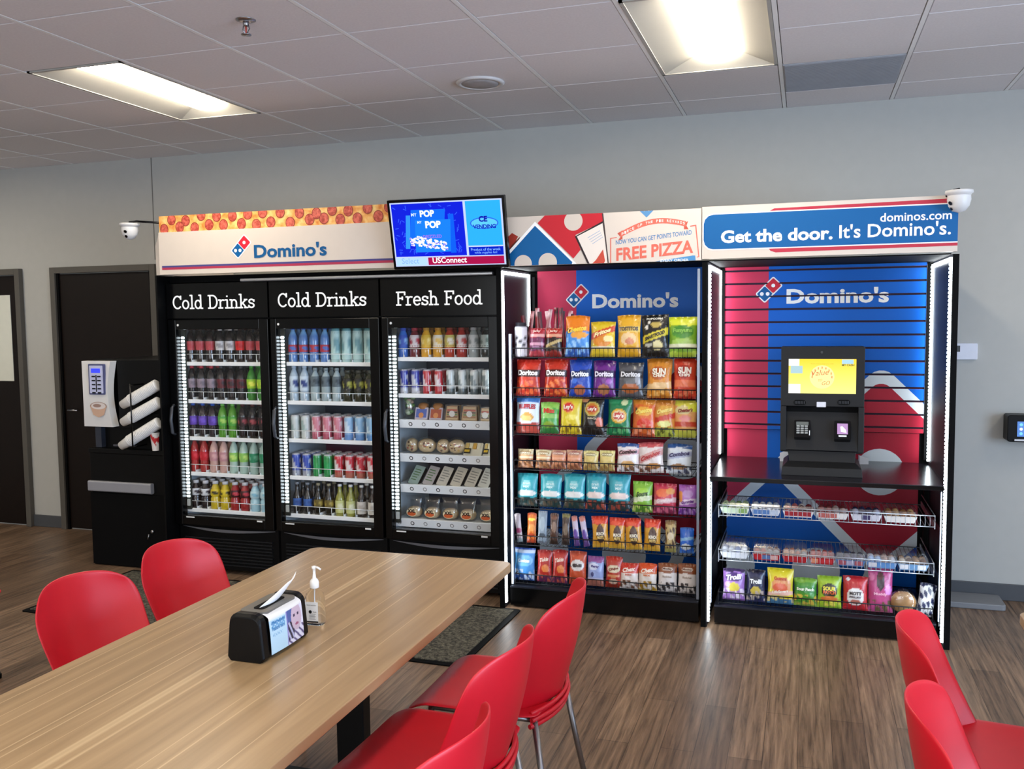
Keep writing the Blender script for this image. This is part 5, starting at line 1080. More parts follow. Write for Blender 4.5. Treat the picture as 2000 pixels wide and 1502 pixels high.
SPEC = {
 'dor_red': ('#c02a1c', '#c43420', '#a8281a', [('chips', (16, 22, .42, .06), '#e86a38'), ('band', (.63, .0, .10), '#3a1412')], .86, .06, [tx('Doritos', .63, '#f4ece8', .84, .15)]),
 'dor_red2': ('#b62a18', '#c0301c', '#b02a1a', [('chips', (14, 20, .45, .06), '#ee7a3c'), ('band', (.63, .0, .10), '#3c1512')], .86, .06, [tx('Doritos', .63, '#f6eeea', .84, .15)]),
 'dor_blue': ('#1c3f9c', '#1d48b4', '#163a90', [('circ', (.5, .18, .26, .14), '#b86a48'), ('band', (.60, .1, .1), '#152a60'), ('circ', (.25, .42, .14, .07), '#4a7ae0')], .85, .05, [tx('Doritos', .61, '#f2f4fa', .8, .15)]),
 'dor_purple': ('#50186c', '#6c2484', '#4c1c66', [('circ', (.5, .2, .28, .14), '#b07048'), ('band', (.62, .0, .1), '#34104a'), ('circ', (.75, .42, .14, .07), '#a050b4')], .85, .05, [tx('Doritos', .62, '#ece4f4', .84, .15)]),
 'dor_grey': ('#4a4a4e', '#58585c', '#45454a', [('circ', (.5, .26, .36, .14), '#b0602c'), ('band', (.66, .0, .1), '#2c2c30'), ('circ', (.8, .5, .1, .14), '#a0a0a6')], .85, .05, [tx('Doritos', .66, '#dcdce0', .8, .15)]),
 'sun_org': ('#c87a20', '#d88a28', '#c07020', [('circ', (.45, .62, .34, .17), '#b85a20'), ('band', (.30, .05, .08), '#e8c088'), ('chips', (15, 19, .22, .04), '#f0b460')], .88, .06, [tx('SUN', .66, '#f6ecd8', .56, .16), tx('CHIPS', .55, '#f6ecd8', .5, .07)]),
 'sun_red': ('#c8341c', '#d04428', '#c03020', [('circ', (.45, .66, .34, .17), '#a82414'), ('band', (.36, .0, .09), '#e87850'), ('chips', (15, 19, .22, .04), '#e88058')], .88, .06, [tx('SUN', .69, '#f8ece4', .6, .17), tx('CHIPS', .57, '#f8ece4', .5, .07)]),
 'cheet_blue': ('#e8801c', '#3f8ad8', '#2a5cb0', [('chips', (17, 20, .45, .04), '#8cc0f0'), ('circ', (.6, .52, .36, .09), '#e8a038'), ('circ', (.12, .62, .07, .08), '#202020')], .62, .2, [tx('Cheetos', .66, '#f8d040', .8, .13, tilt=.1)]),
 'fritos': ('#d8b824', '#e0c030', '#c8ac28', [('circ', (.5, .45, .38, .18), '#e08a28'), ('band', (.68, .25, .09), '#d05028'), ('circ', (.75, .5, .18, .1), '#f0e0a0'), ('band', (.24, 0, .03), '#f0ecd0')], .88, .08, [tx('Fritos', .68, '#f8e8b0', .7, .13, tilt=.25)]),
 'tostitos': ('#e0a020', '#e4ac2c', '#d09818', [('circ', (.5, .42, .36, .15), '#eccb98'), ('circ', (.55, .36, .2, .08), '#d88c68'), ('band', (.14, 0, .1), '#d8a020'), ('band', (.66, 0, .07), '#f0d070')], .9, .06, [tx('TOSTITOS', .66, '#5c5048', .86, .10)]),
 'popcorn': ('#15130f', '#1a1713', '#121010', [('circ', (.55, .76, .2, .07), '#c0a858'), ('band', (.50, .2, .085), '#d8c838'), ('circ', (.6, .26, .19, .12), '#d8cc94'), ('circ', (.2, .7, .07, .05), '#e8e4d8'), ('circ', (.3, .82, .05, .03), '#e8e4d8'), ('circ', (.25, .28, .13, .05), '#b8b4a4')], .95, .04, [tx('SMARTFOOD', .50, '#2a2412', .78, .09, tilt=.2), tx('POPCORN', .9, '#e0dcd0', .6, .05)]),
 'lime_bag': ('#dcea28', '#7cb030', '#b4d048', [('circ', (.5, .62, .40, .16), '#4c9434'), ('circ', (.5, .86, .5, .08), '#e8f040'), ('circ', (.5, .36, .4, .1), '#a8d060'), ('band', (.26, 0, .05), '#e8ecc8')], .76, .12, [tx('Funyuns', .64, '#8cc858', .7, .14)]),
 'ruffles': ('#3a70b8', '#dce4ee', '#b8483c', [('circ', (.5, .72, .40, .10), '#c8d8ec'), ('circ', (.5, .42, .28, .12), '#d8a048'), ('circ', (.5, .38, .2, .08), '#e8c878')], .80, .26, [tx('RUFFLES', .70, '#b02c38', .74, .13)]),
 'miss_green': ('#88c050', '#4ca040', '#2f7838', [('band', (.55, .0, .08), '#88c060'), ('circ', (.5, .28, .32, .1), '#88a838'), ('circ', (.4, .74, .3, .12), '#a8d070')], .80, .18, [tx("Miss", .72, '#c83c28', .6, .16)]),
 'lays_yel': ('#d0b41c', '#e0c828', '#d0b424', [('circ', (.4, .67, .3, .15), '#e8a838'), ('circ', (.4, .67, .25, .11), '#d02c30'), ('circ', (.55, .42, .3, .06), '#f0e060'), ('chips', (18, 18, .24, .04), '#907018')], .9, .06, [tx("Lay's", .67, '#f6e4d0', .44, .13, u=.4)]),
 'lays_blk': ('#241812', '#1c1512', '#161210', [('circ', (.5, .66, .34, .19), '#c8b860'), ('circ', (.5, .66, .28, .15), '#c87820'), ('circ', (.5, .66, .23, .09), '#b83028'), ('circ', (.84, .32, .16, .14), '#d87860'), ('circ', (.15, .92, .2, .08), '#d89868')], .93, .05, [tx("Lay's", .66, '#f4dcc8', .42, .12), tx('BBQ', .42, '#c8b898', .4, .05)]),
 'lays_grn': ('#2f9460', '#137848', '#10683c', [('circ', (.5, .50, .36, .19), '#e8b038'), ('circ', (.5, .50, .29, .14), '#e4d0a0'), ('circ', (.5, .50, .25, .10), '#c83c38'), ('circ', (.72, .86, .14, .08), '#d8e0a8'), ('chips', (14, 16, .24, .05), '#5cac6c')], .82, .06, [tx("Lay's", .50, '#f6e4d4', .46, .13)]),
 'cheet_hot': ('#d8862c', '#d8682c', '#b84c28', [('circ', (.5, .66, .4, .12), '#e8a83c'), ('circ', (.55, .34, .34, .14), '#d84430'), ('chips', (16, 20, .32, .05), '#e8906c'), ('circ', (.14, .72, .05, .07), '#241c18')], .84, .1, [tx('Cheetos', .68, '#f8dc68', .74, .13, tilt=.12)]),
 'cheet_lime': ('#c87828', '#d89040', '#b4bc48', [('circ', (.55, .70, .42, .13), '#e0a848'), ('band', (.50, .15, .07), '#c83c28'), ('circ', (.5, .34, .36, .08), '#e8e490'), ('chips', (17, 20, .24, .03), '#585c20')], .86, .24, [tx('Cheetos', .70, '#f8e080', .74, .12, tilt=.14)]),
 'chesters': ('#e8e050', '#e8a868', '#c8cc50', [('circ', (.4, .72, .36, .12), '#e8d8a0'), ('circ', (.5, .50, .3, .08), '#e8908c'), ('band', (.34, 0, .07), '#c84428'), ('circ', (.9, .8, .3, .12), '#e0e040')], .82, .2, [tx("Chester's", .72, '#8c3424', .66, .10, tilt=.05)]),
 'cookie': ('#d8c8a0', '#d8a070', '#c08050', [('circ', (.5, .82, .4, .1), '#a88c60'), ('chips', (12, 14, .45, .02), '#8c5834'), ('band', (.58, .0, .05), '#e8d8b0')], .70, .24, [tx('COOKIES', .80, '#f0e8d0', .66, .08)]),
 'cookie_pk': ('#c89878', '#d89068', '#b87850', [('circ', (.5, .84, .42, .1), '#a86860'), ('chips', (12, 14, .45, .02), '#8c5038'), ('band', (.56, .0, .05), '#e0a080')], .72, .24, [tx('COOKIES', .82, '#f0dcc8', .66, .08)]),
 'cookie_yel': ('#dccf88', '#d8c074', '#b89858', [('circ', (.5, .80, .38, .1), '#988858'), ('chips', (12, 14, .4, .02), '#a07840')], .70, .24, [tx('COOKIES', .80, '#f4ecc8', .66, .08)]),
 'combos_w': ('#3c5c98', '#e8e0e0', '#e0d8d8', [('band', (.68, .1, .09), '#d8a8b0'), ('circ', (.5, .28, .3, .12), '#d8a868'), ('chips', (13, 15, .22, .02), '#7c5844')], .88, .03, [tx('Combos', .70, '#3c1c24', .86, .14, tilt=.08)]),
 'combos_r': ('#c8585c', '#e8dcd8', '#e0d4d0', [('band', (.56, .3, .12), '#d8a09c'), ('circ', (.6, .22, .3, .1), '#c88c50'), ('chips', (13, 15, .2, .02), '#744c3c')], .84, .03, [tx('Combos', .56, '#b83438', .84, .15, tilt=.3)]),
 'combos_b': ('#2c5898', '#dce4ee', '#c8c8cc', [('band', (.62, .16, .09), '#b8c0dc'), ('circ', (.5, .24, .34, .1), '#a8805c'), ('chips', (13, 15, .24, .02), '#4c5470')], .86, .03, [tx('Combos', .66, '#3c3868', .84, .14, tilt=.15)]),
 'teal': ('#2a98a4', '#38a8b4', '#1c3c3c', [('circ', (.5, .40, .46, .10), '#e8e8e4'), ('circ', (.5, .68, .20, .12), '#88ccd0'), ('chips', (14, 16, .26, .02), '#5c5040')], .92, .28, [tx('trail', .70, '#d8f0f0', .34, .07, .02), tx('MIX', .60, '#d8f0f0', .3, .06)]),
 'teal_red': ('#2488a0', '#30a0b0', '#24383c', [('circ', (.5, .40, .46, .10), '#ecd8d0'), ('circ', (.5, .68, .20, .12), '#6cb8c4'), ('chips', (14, 16, .26, .02), '#a84c3c')], .92, .28, [tx('trail', .70, '#d8f0f0', .34, .07, .02), tx('MIX', .60, '#d8f0f0', .3, .06)]),
 'bar_brand': ('#7cb83c', '#84b83c', '#548a28', [('circ', (.5, .66, .36, .14), '#a0d040'), ('band', (.44, .1, .08), '#d8e0b8'), ('chips', (13, 14, .24, .02), '#c8d870')], .9, .2, [tx('Sours', .60, '#2c4c18', .6, .16, tilt=.1)]),
 'berry': ('#b82848', '#c83850', '#8c2850', [('circ', (.4, .68, .3, .14), '#e87048'), ('circ', (.75, .74, .2, .1), '#e8a058'), ('band', (.42, .1, .08), '#e4b8c0'), ('chips', (13, 14, .24, .02), '#d86c88')], .9, .2, [tx('Gummies', .44, '#f8e4e4', .72, .11, tilt=.1)]),
 'grapebag': ('#a858b8', '#b070c8', '#7438a0', [('circ', (.5, .70, .3, .13), '#c8a0e0'), ('band', (.44, .1, .08), '#e8d4ee'), ('circ', (.1, .6, .12, .2), '#e8984c'), ('chips', (13, 14, .24, .02), '#c090dc')], .9, .2, [tx('Gummies', .44, '#6c2c8c', .7, .11, tilt=.1)]),
 'bar_white': ('#e0d4d8', '#d8ccd4', '#98a8b0', [('circ', (.5, .4, .5, .1), '#b04c78')], .9, .14, []), 'bar_orange': ('#c84818', '#d87020', '#a83c18', [('circ', (.5, .78, .4, .05), '#f8d850'), ('circ', (.5, .5, .45, .12), '#e89848'), ('circ', (.5, .25, .4, .06), '#b84020')], .94, .12, []),
 'bar_grey': ('#98a4b4', '#8c9cac', '#6c7480', [('circ', (.5, .6, .34, .22), '#a4b4c0'), ('circ', (.5, .25, .34, .08), '#505c68')], .95, .08, []), 'bar_brown': ('#5c3828', '#4c3024', '#302018', [('circ', (.5, .55, .3, .18), '#8c7060'), ('circ', (.5, .85, .4, .06), '#744430')], .9, .12, []),
 'bar_olive': ('#7c7438', '#443024', '#302420', [('circ', (.5, .5, .3, .2), '#786450')], .88, .12, []), 'bar_purple': ('#c87c70', '#c8bcd0', '#5c3c80', [('circ', (.5, .4, .4, .16), '#6c4ca0')], .82, .3, []),
 'gold': ('#d83820', '#d89c30', '#d8a838', [('circ', (.55, .44, .26, .30), '#4c2c20'), ('circ', (.4, .82, .34, .07), '#e8583c')], .74, .1, [('MUNCH', .55, .44, .50, .11, '#f4e8d0', .05, .0), ('NUTS', .55, .32, .40, .10, '#f0d080', .05, .0)]),
 'nuts': ('#907048', '#c8b078', '#989050', [('chips', (13, 14, .8, .1), '#5c4430'), ('circ', (.5, .5, .3, .12), '#e8d8b8')], .86, .14, []), 'bluebar': ('#3c78d0', '#2c6cd8', '#4480d8', [('band', (.56, .1, .06), '#8cc0f0'), ('circ', (.45, .25, .38, .12), '#d8e4f0')], .93, .08, []),
 'bl_cook': ('#2858b8', '#4c98e0', '#2c58a8', [('circ', (.5, .62, .44, .18), '#78c0f0'), ('chips', (13, 15, .34, .02), '#c0d0e8'), ('band', (.9, 0, .035), '#c8d8f0')], .88, .2, [tx('Cookies', .62, '#f0f6ff', .6, .11)]),
 'chili': ('#a81c1c', '#b82820', '#682850', [('circ', (.4, .70, .4, .10), '#c84030'), ('circ', (.6, .42, .26, .12), '#e88848'), ('chips', (12, 15, .24, .02), '#c85c48')], .88, .2, [tx('Takis', .70, '#f4d8c8', .6, .12, tilt=.1)]),
 'gold_fish': ('#b84830', '#c8502c', '#a83820', [('circ', (.5, .58, .40, .17), '#e4dcd8'), ('chips', (12, 12, .62, .5), '#4c4448')], .88, .12, [tx('Chili', .58, '#4c3c3c', .56, .1)]),
 'lil': ('#904c90', '#98a8d8', '#a86858', [('circ', (.4, .66, .3, .12), '#d8dcf0'), ('circ', (.35, .40, .1, .08), '#38386c'), ('band', (.24, 0, .03), '#c8c8e8')], .80, .22, [tx('Party', .66, '#4c3c88', .5, .1)]),
 'redw': ('#b82818', '#b43020', '#902c1c', [('circ', (.5, .60, .4, .13), '#e0d0b0'), ('circ', (.5, .38, .4, .05), '#d89060'), ('circ', (.5, .2, .3, .08), '#d8b8a0')], .86, .12, [tx('Chips', .6, '#803020', .6, .1, tilt=.12)]),
 'chex_r': ('#c83020', '#e8dcd4', '#c8bcb4', [('band', (.66, .0, .04), '#d85c48'), ('chips', (14, 15, .34, .02), '#785038')], .68, .05, [tx('Chex', .76, '#f8e0d4', .7, .16, tilt=.12), tx('MIX', .56, '#c86c5c', .4, .07)]),
 'chex_o': ('#d84c18', '#e8dcd0', '#c8a850', [('band', (.66, .0, .04), '#e07848'), ('chips', (14, 15, .34, .02), '#a87c20')], .68, .05, [tx('Chex', .74, '#f8e4d4', .7, .16, tilt=.12), tx('MIX', .56, '#d87c4c', .4, .07)]),
 'chex_b': ('#8c4c28', '#e4dcd8', '#b8b0ac', [('circ', (.5, .8, .3, .06), '#e8dcd0'), ('chips', (14, 15, .34, .02), '#3c3434')], .66, .05, [tx('Muddy', .80, '#6c3c24', .5, .08), tx('Buddies', .54, '#a8988c', .5, .07)]),
 'trolli': ('#3c2458', '#a878c8', '#785090', [('circ', (.5, .74, .40, .14), '#4c2c74'), ('circ', (.5, .42, .28, .15), '#d8c850'), ('chips', (13, 13, .4, .04), '#e8d8ec'), ('circ', (.2, .5, .12, .1), '#e8b8d8')], .9, .06, [tx('Trolli', .74, '#f6f0fa', .72, .17, tilt=.1)]),
 'trolli_d': ('#141428', '#24284c', '#34345c', [('circ', (.5, .66, .36, .12), '#181c38'), ('circ', (.5, .34, .28, .15), '#c8b048'), ('chips', (13, 13, .34, .04), '#b8a8a0')], .9, .06, [tx('Trolli', .64, '#f0f0f4', .66, .14)]),
 'gum_yel': ('#e8d828', '#e8d430', '#4c7ca0', [('circ', (.55, .52, .40, .24), '#e8a068'), ('circ', (.5, .46, .3, .14), '#e06848'), ('band', (.30, .05, .05), '#f0c0b0'), ('chips', (12, 14, .24, .04), '#d8c888')], .80, .16, [tx('Gummi', .72, '#c84828', .5, .10), tx('LifeSavers', .36, '#f6e8d8', .66, .08, tilt=.1)]),
 'gum_grn': ('#7cb040', '#4c9430', '#90b048', [('band', (.60, -.06, .11), '#3c8c3c'), ('chips', (12, 14, .42, .05), '#d8b848')], .84, .14, [tx('Sour Patch', .61, '#eef6e0', .8, .11)]),
 'sour': ('#98c030', '#a8c834', '#90b830', [('circ', (.5, .56, .36, .22), '#282c14'), ('circ', (.5, .30, .4, .08), '#d87838'), ('chips', (14, 14, .26, .04), '#f0e058')], .86, .06, [tx('SOUR', .62, '#f0e040', .56, .13), tx('PATCH', .50, '#e86c34', .56, .11)]),
 'mott': ('#b82028', '#c42830', '#a82028', [('circ', (.5, .40, .36, .26), '#f0ece8'), ('circ', (.5, .26, .2, .07), '#c87868'), ('circ', (.2, .9, .08, .05), '#f0f0f0')], .92, .04, [tx('MOTT', .50, '#3c3438', .5, .10), tx('FRUIT', .39, '#6c6468', .5, .06)]),
 'pinkbag': ('#c84c80', '#c04c84', '#a85470', [('circ', (.5, .72, .17, .22), '#3c2c34'), ('circ', (.5, .84, .12, .08), '#58302c'), ('circ', (.82, .52, .14, .12), '#e090e0'), ('chips', (13, 14, .3, .03), '#706040'), ('circ', (.14, .8, .1, .1), '#e07ca8')], .95, .04, [tx('Muddy', .42, '#f0b0c8', .56, .08)]),
 'crinkle': ('#20284c', '#d8dce4', '#b8bcc8', [('chips', (13, 17, .95, .05), '#283058'), ('circ', (.4, .5, .2, .06), '#f4f4f8')], .92, .05, []),
}
SG = 'snack bags on the tall rack'; ROW = ['top', 'second', 'third', 'fourth', 'fifth', 'sixth', 'lowest']
YB = -.862
def row(si, items, y=YB, zs=ZS, grp=SG, rack='of the snack rack', **kw):
    for it in items:
        key, cx, top, bot, w, desc = it[:6]; k = dict(kw); k.update(it[6] if len(it) > 6 else {})
        place_bag(key, cx, top, bot, w, y, '%s, %s shelf %s' % (desc, ROW[si], rack), grp, zfix=zs[si]+.004, **k)
row(0, [('cheet_blue', 1126, 616, 693, 48, 'orange and blue cheese puff bag'), ('fritos', 1176, 628, 694, 50, 'yellow corn chip bag with orange band'), ('tostitos', 1228, 615, 693, 46, 'gold tortilla chip bag', dict(tilt=-1)), ('popcorn', 1280, 615, 695, 54, 'black popcorn bag with yellow band', dict(tilt=-2)), ('lime_bag', 1333, 619, 694, 58, 'lime green and yellow bag')])
row(1, [('dor_red', 1030, 703, 767, 47, 'red chip bag at the left end'), ('dor_red2', 1084, 702, 768, 46, 'red chip bag, second from left'), ('dor_blue', 1132, 703, 769, 45, 'royal blue chip bag'), ('dor_purple', 1179, 704, 770, 45, 'purple chip bag'), ('dor_grey', 1231, 709, 770, 50, 'charcoal grey chip bag'), ('sun_org', 1287, 700, 772, 50, 'orange whole grain chip bag'), ('sun_red', 1337, 700, 773, 45, 'red orange whole grain chip bag')])
row(2, [('ruffles', 1029, 773, 839, 47, 'blue and white ridged chip bag'), ('miss_green', 1072, 786, 841, 37, 'small green chip bag'), ('lays_yel', 1113.6, 771, 841, 42, 'plain yellow potato chip bag'), ('lays_blk', 1156, 775, 842, 45, 'black chip bag with yellow circle'), ('lays_grn', 1207, 776, 844, 47, 'dark green chip bag with orange circle', dict(tilt=2)), ('cheet_hot', 1256, 780, 846, 46, 'orange and red cheese puff bag', dict(tilt=1)), ('cheet_lime', 1297, 781, 847, 42, 'orange and lime cheese puff bag'), ('chesters', 1338, 782, 848, 46, 'yellow, orange and red puff bag')])
row(3, [('cookie', 1025, 878, 914, 31, 'small tan cookie pouch, leftmost'), ('cookie', 1060, 879, 915, 31, 'small tan cookie pouch, second'), ('cookie_pk', 1090, 880, 915, 30, 'small pinkish cookie pouch, third'), ('cookie_pk', 1121, 880, 916, 31, 'small pinkish cookie pouch, fourth'), ('cookie_yel', 1153, 881, 916, 30, 'small yellowish cookie pouch, fifth'), ('cookie_yel', 1185, 881, 917, 31, 'small yellowish cookie pouch, sixth'),
 ('combos_w', 1226, 867, 918, 44, 'white pretzel snack bag with navy top'), ('combos_r', 1272, 865, 923, 50, 'white pretzel snack bag with red top', dict(tilt=-3)), ('combos_b', 1325, 868, 928, 50, 'white pretzel snack bag with blue top', dict(tilt=2))])
row(4, [('teal', 1028, 926, 987, 40, 'teal trail mix pouch, leftmost'), ('teal', 1074, 927, 989, 43, 'teal trail mix pouch, second'), ('teal', 1120, 927, 990, 43, 'teal trail mix pouch, third'), ('teal_red', 1162, 926, 991, 41, 'teal trail mix pouch, fourth'), ('teal_red', 1208, 927, 993, 44, 'teal trail mix pouch, fifth'), ('bar_brand', 1254, 942, 998, 39, 'lime green sour candy bag'), ('berry', 1298, 946, 1004, 46, 'magenta gummy candy bag'), ('grapebag', 1343, 949, 1006, 37, 'purple gummy candy bag')])
KB_ = dict(name='candy_bar', cat='candy bar', thick=.011)
row(5, [('bar_white', 1015, 1004, 1055, 12, 'white wrapped bar', dict(tilt=-8, **KB_)), ('bar_orange', 1037, 1003, 1058, 18, 'orange wrapped candy bar', KB_), ('bar_grey', 1058, 1000, 1060, 18, 'grey wrapped protein bar', KB_), ('bar_brown', 1081, 1004, 1060, 17, 'brown wrapped bar', KB_), ('bar_olive', 1104, 1005, 1062, 16, 'olive topped brown bar', KB_), ('bar_purple', 1127, 1009, 1065, 12, 'purple and white bar, left one', dict(tilt=-8, **KB_)), ('bar_purple', 1146, 1009, 1067, 12, 'purple and white bar, right one', dict(tilt=-12, **KB_)),
 ('gold', 1173, 1010, 1073, 32, 'gold nut bag with red top, leftmost of four', dict(tilt=-4)), ('gold', 1204, 1013, 1073, 31, 'gold nut bag with red top, second of four'), ('gold', 1238, 1014, 1076, 33, 'gold nut bag with red top, third of four', dict(tilt=-4)), ('gold', 1273, 1016, 1077, 33, 'gold nut bag with red top, last of four'), ('nuts', 1309, 1018, 1080, 22, 'narrow tan nut bag'), ('bluebar', 1341, 1032, 1082, 28, 'bright blue snack bag')])
row(6, [('bl_cook', 1023, 1073, 1131, 40, 'bright blue cookie bag'), ('chili', 1062, 1076, 1135, 29, 'red and purple bag, left one'), ('chili', 1092, 1076, 1137, 30, 'red and purple bag, right one'), ('gold_fish', 1127, 1079, 1139, 34, 'orange red bag with white disc'), ('lil', 1162, 1089, 1141, 33, 'lilac and blue bag'), ('redw', 1198, 1089, 1147, 33, 'red bag with cream oval'), ('chex_r', 1228, 1102, 1154, 37, 'red and white cereal mix bag'), ('chex_o', 1264, 1102, 1155, 37, 'orange and white cereal mix bag'), ('chex_b', 1303, 1102, 1157, 38, 'brown and white cereal mix bag, left one'), ('chex_b', 1342, 1103, 1159, 38, 'brown and white cereal mix bag, right one')])
# tub, two pouches and the long sticks at the left of the top shelf
p = Yp(1016, 693, YB); w = 26*mpp(1016, 660, YB)
def tubart(v): a = math.atan2(v[1], v[0]); u = v[2]/.2; return lin(H('#24222c')) if (.35 < u < .62 and math.sin(a*4+u*30) > .2) or u > .88 else lin(H('#d8d4dc'))
mb = MB(); mb.lathe([(w*.42, 0), (w*.45, .01)]+[(w*.45, .01+.16*k/8) for k in range(1, 9)]+[(w*.38, .18), (w*.38, .20), (.001, .20)], CARD, tubart, n=20); tag(mb.build('snack_tub', loc=(p.x, YB+.02, ZS[0]+.004)), 'white and black snack tub at left end of the top shelf', 'tub', SG)
SPEC['pouch_m'] = ('#a82030', '#6c2850', '#a83440', [('band', (.72, 0, .05), '#d8a0a0'), ('band', (.44, 0, .05), '#c890a8'), ('circ', (.5, .3, .3, .05), '#a878a0')], .66, .2, [tx('Jerky', .88, '#e8c0b8', .5, .1)])
SPEC['pouch_b'] = ('#b02c24', '#241410', '#882420', [('band', (.74, 0, .05), '#d89c80'), ('band', (.46, .25, .055), '#b8a068'), ('circ', (.5, .3, .3, .05), '#6c5830')], .66, .2, [tx('Jerky', .88, '#e8c0b0', .5, .1)])
row(0, [('pouch_m', 1047, 641, 693, 31, 'maroon and purple jerky pouch', dict(name='jerky_pouch')), ('pouch_b', 1080, 641, 694, 33, 'black and red jerky pouch', dict(name='jerky_pouch'))])
rr = random.Random(11); n_ = 0
for i, (cx, top, lean_) in enumerate(((1026, 606, -10), (1033, 598, 8), (1048, 593, 0), (1056, 600, -4), (1066, 594, 10), (1074, 598, -8), (1083, 592, 2), (1092, 598, 8), (1100, 592, -4), (1108, 597, 9), (1115, 604, 4))):
    b = Yp(cx, 690, -.80); a = Yp(cx, top, -.80); L = a.z-ZS[0]-.03; c1 = lin(H(rr.choice(['#a8242c', '#8c1c24', '#b84048', '#6c1820']))); c2 = lin(H(rr.choice(['#e0b8b8', '#c88c8c', '#3c1418'])))
    mb = MB(); mb.loft([[Vector((s*.012, t_, z)) for s, t_ in ((-1, -.002), (0, -.007), (1, -.002), (1, .002), (0, .007), (-1, .002))] for z in [L*k/10 for k in range(11)]], FOIL, lambda v: c2 if (int(v[2]*26) % 3 == 0) or v[0] > .011 else c1)
    o = mb.build('meat_stick', loc=(a.x-.02*lean_/10, -.80+rr.uniform(-.01, .02), ZS[0]+.004)); o.rotation_euler = (0, math.radians(lean_), 0)
    tag(o, 'long red wrapped meat stick, %s from left, behind the jerky pouches' % (ORD+['eleventh'])[i], 'meat stick', 'meat sticks on the top shelf')
# kiosk bay: bags on the lowest shelf
row(2, [('trolli', 1433, 1113, 1167, 44, 'purple sour gummy bag'), ('trolli_d', 1476, 1115, 1168, 37, 'dark navy sour gummy bag'), ('gum_yel', 1524, 1113, 1176, 52, 'yellow gummy bag with red ring'), ('gum_grn', 1573, 1131, 1180, 46, 'green sour candy bag'), ('sour', 1620, 1128, 1186, 48, 'lime bag with black centre'), ('mott', 1671, 1128, 1190, 50, 'red fruit snack bag with white label'), ('pinkbag', 1720, 1114, 1193, 50, 'pink bag with black window'), ('crinkle', 1806, 1141, 1188, 34, 'blue and white crinkled bag', dict(tilt=8))],
    y=-.86, zs=ZK, grp='bags under the kiosk', rack='under the kiosk')
for o in list(bpy.data.objects):
    if o.get('label', '').endswith('third shelf under the kiosk'): o['label'] = o['label'].replace('third shelf', 'lowest shelf')
p = Yp(1764, 1178, -.86); mb = MB(); blob(mb, 0, 0, .062, .062, .03, .056, paint('#b98a55', .7, 0, .25), seed=4, amp=.05); t = thing('bagged_roll', 'round brown roll in clear film on lowest shelf under the kiosk', 'bread roll', (p.x, -.85, ZK[2]+.006), 0, 'bags under the kiosk'); mb.build('roll', t); mb = MB(); blob(mb, 0, 0, .066, .068, .036, .064, FILM, seed=9, amp=.09); mb.build('film', t)
# pastry trays
def tray(cx, w_px, si, z, yb, desc, base, food, printc=None, h=.075, lid=True, seed=0):
    x = Yp(cx, 1000 if si == 0 else 1080, -.80).x; w = w_px*mpp(cx, 1040, -.80); t = thing('pastry_tray', desc, 'pastry pack', (x, yb, z), 0, 'pastry packs under the kiosk'); rr = random.Random(seed)
    d = .13; mb = MB(); bc = lin(H(base))
    mb.loft([[Vector((a*(w/2-i_), b*(d/2-i_), zz_)) for a, b in ((-1, -1), (1, -1), (1, 1), (-1, 1))] for i_, zz_ in ((.012, 0), (.0, .035), (.002, .035), (.014, .008))], CARD, bc, cap=True)
    if printc:
        for k in range(3): q = lin(H(rr.choice(printc))); x0 = -w/2+.012+k*(w-.024)/3; mb.add([Vector((x0, -d/2+.0075, .006)), Vector((x0+(w-.03)/3, -d/2+.0075, .006)), Vector((x0+(w-.03)/3, -d/2-.0005, .032)), Vector((x0, -d/2-.0005, .032))], [(0, 1, 2, 3)], CARD, q)
    mb.build('tray', t); mb = MB()
    for k in range(4):
        for r_ in range(2): blob(mb, -w*.34+k*w*.225, -.03+r_*.055, .034+.004*rr.random(), w*.12, .026, .022, paint(rr.choice(food), .55, 0, .2), seed=k+seed, n=6, k=9, amp=.1)
    mb.build('pastries', t)
    mb = MB(); mb.loft([[Vector((a*(w/2-i_), b*(d/2-i_)+s_, zz_)) for a, b in ((-1, -1), (1, -1), (1, 1), (-1, 1))] for i_, zz_, s_ in ((.001, .036, 0), (.006, h*.8, .004), (.02, h, .008))], FILM); mb.build('clear_lid', t)
    return t
ra = [(1437, 56, 'green topped pastry pack', '#e4ead8', ['#7c9c5c', '#a8b888', '#c8cc9c', '#5c8850'], ['#88a860', '#c8d8b8']), (1496, 58, 'blue and white pastry pack', '#e6e8f0', ['#c8ccd8', '#e8e4e0', '#8898c0'], ['#5c80b8', '#c8d0e0']), (1559, 60, 'red and white pastry pack', '#ece4e2', ['#8c2c30', '#c86864', '#d8c8c0', '#5c2828'], ['#a83038', '#e4d8d4']), (1625, 62, 'dark red pastry pack', '#ece6e2', ['#7c2c2c', '#a85850', '#b89890'], ['#c06860', '#eee4de']), (1690, 60, 'white pastry pack with dark violet top', '#e8e6ec', ['#2c2448', '#b0a8b4', '#605060'], ['#d8d4dc', '#4c4468']), (1756, 64, 'white pack of brown pastries', '#ece8e4', ['#8c5c34', '#a87444', '#6c4028', '#c89c68'], ['#e4ded8'])]
for i, (cx, w, dsc, b_, f_, pc) in enumerate(ra): tray(cx, w, 0, ZK[0]+.006, -.815, dsc+' on the upper shelf below the counter', b_, f_, pc, .075, seed=i)
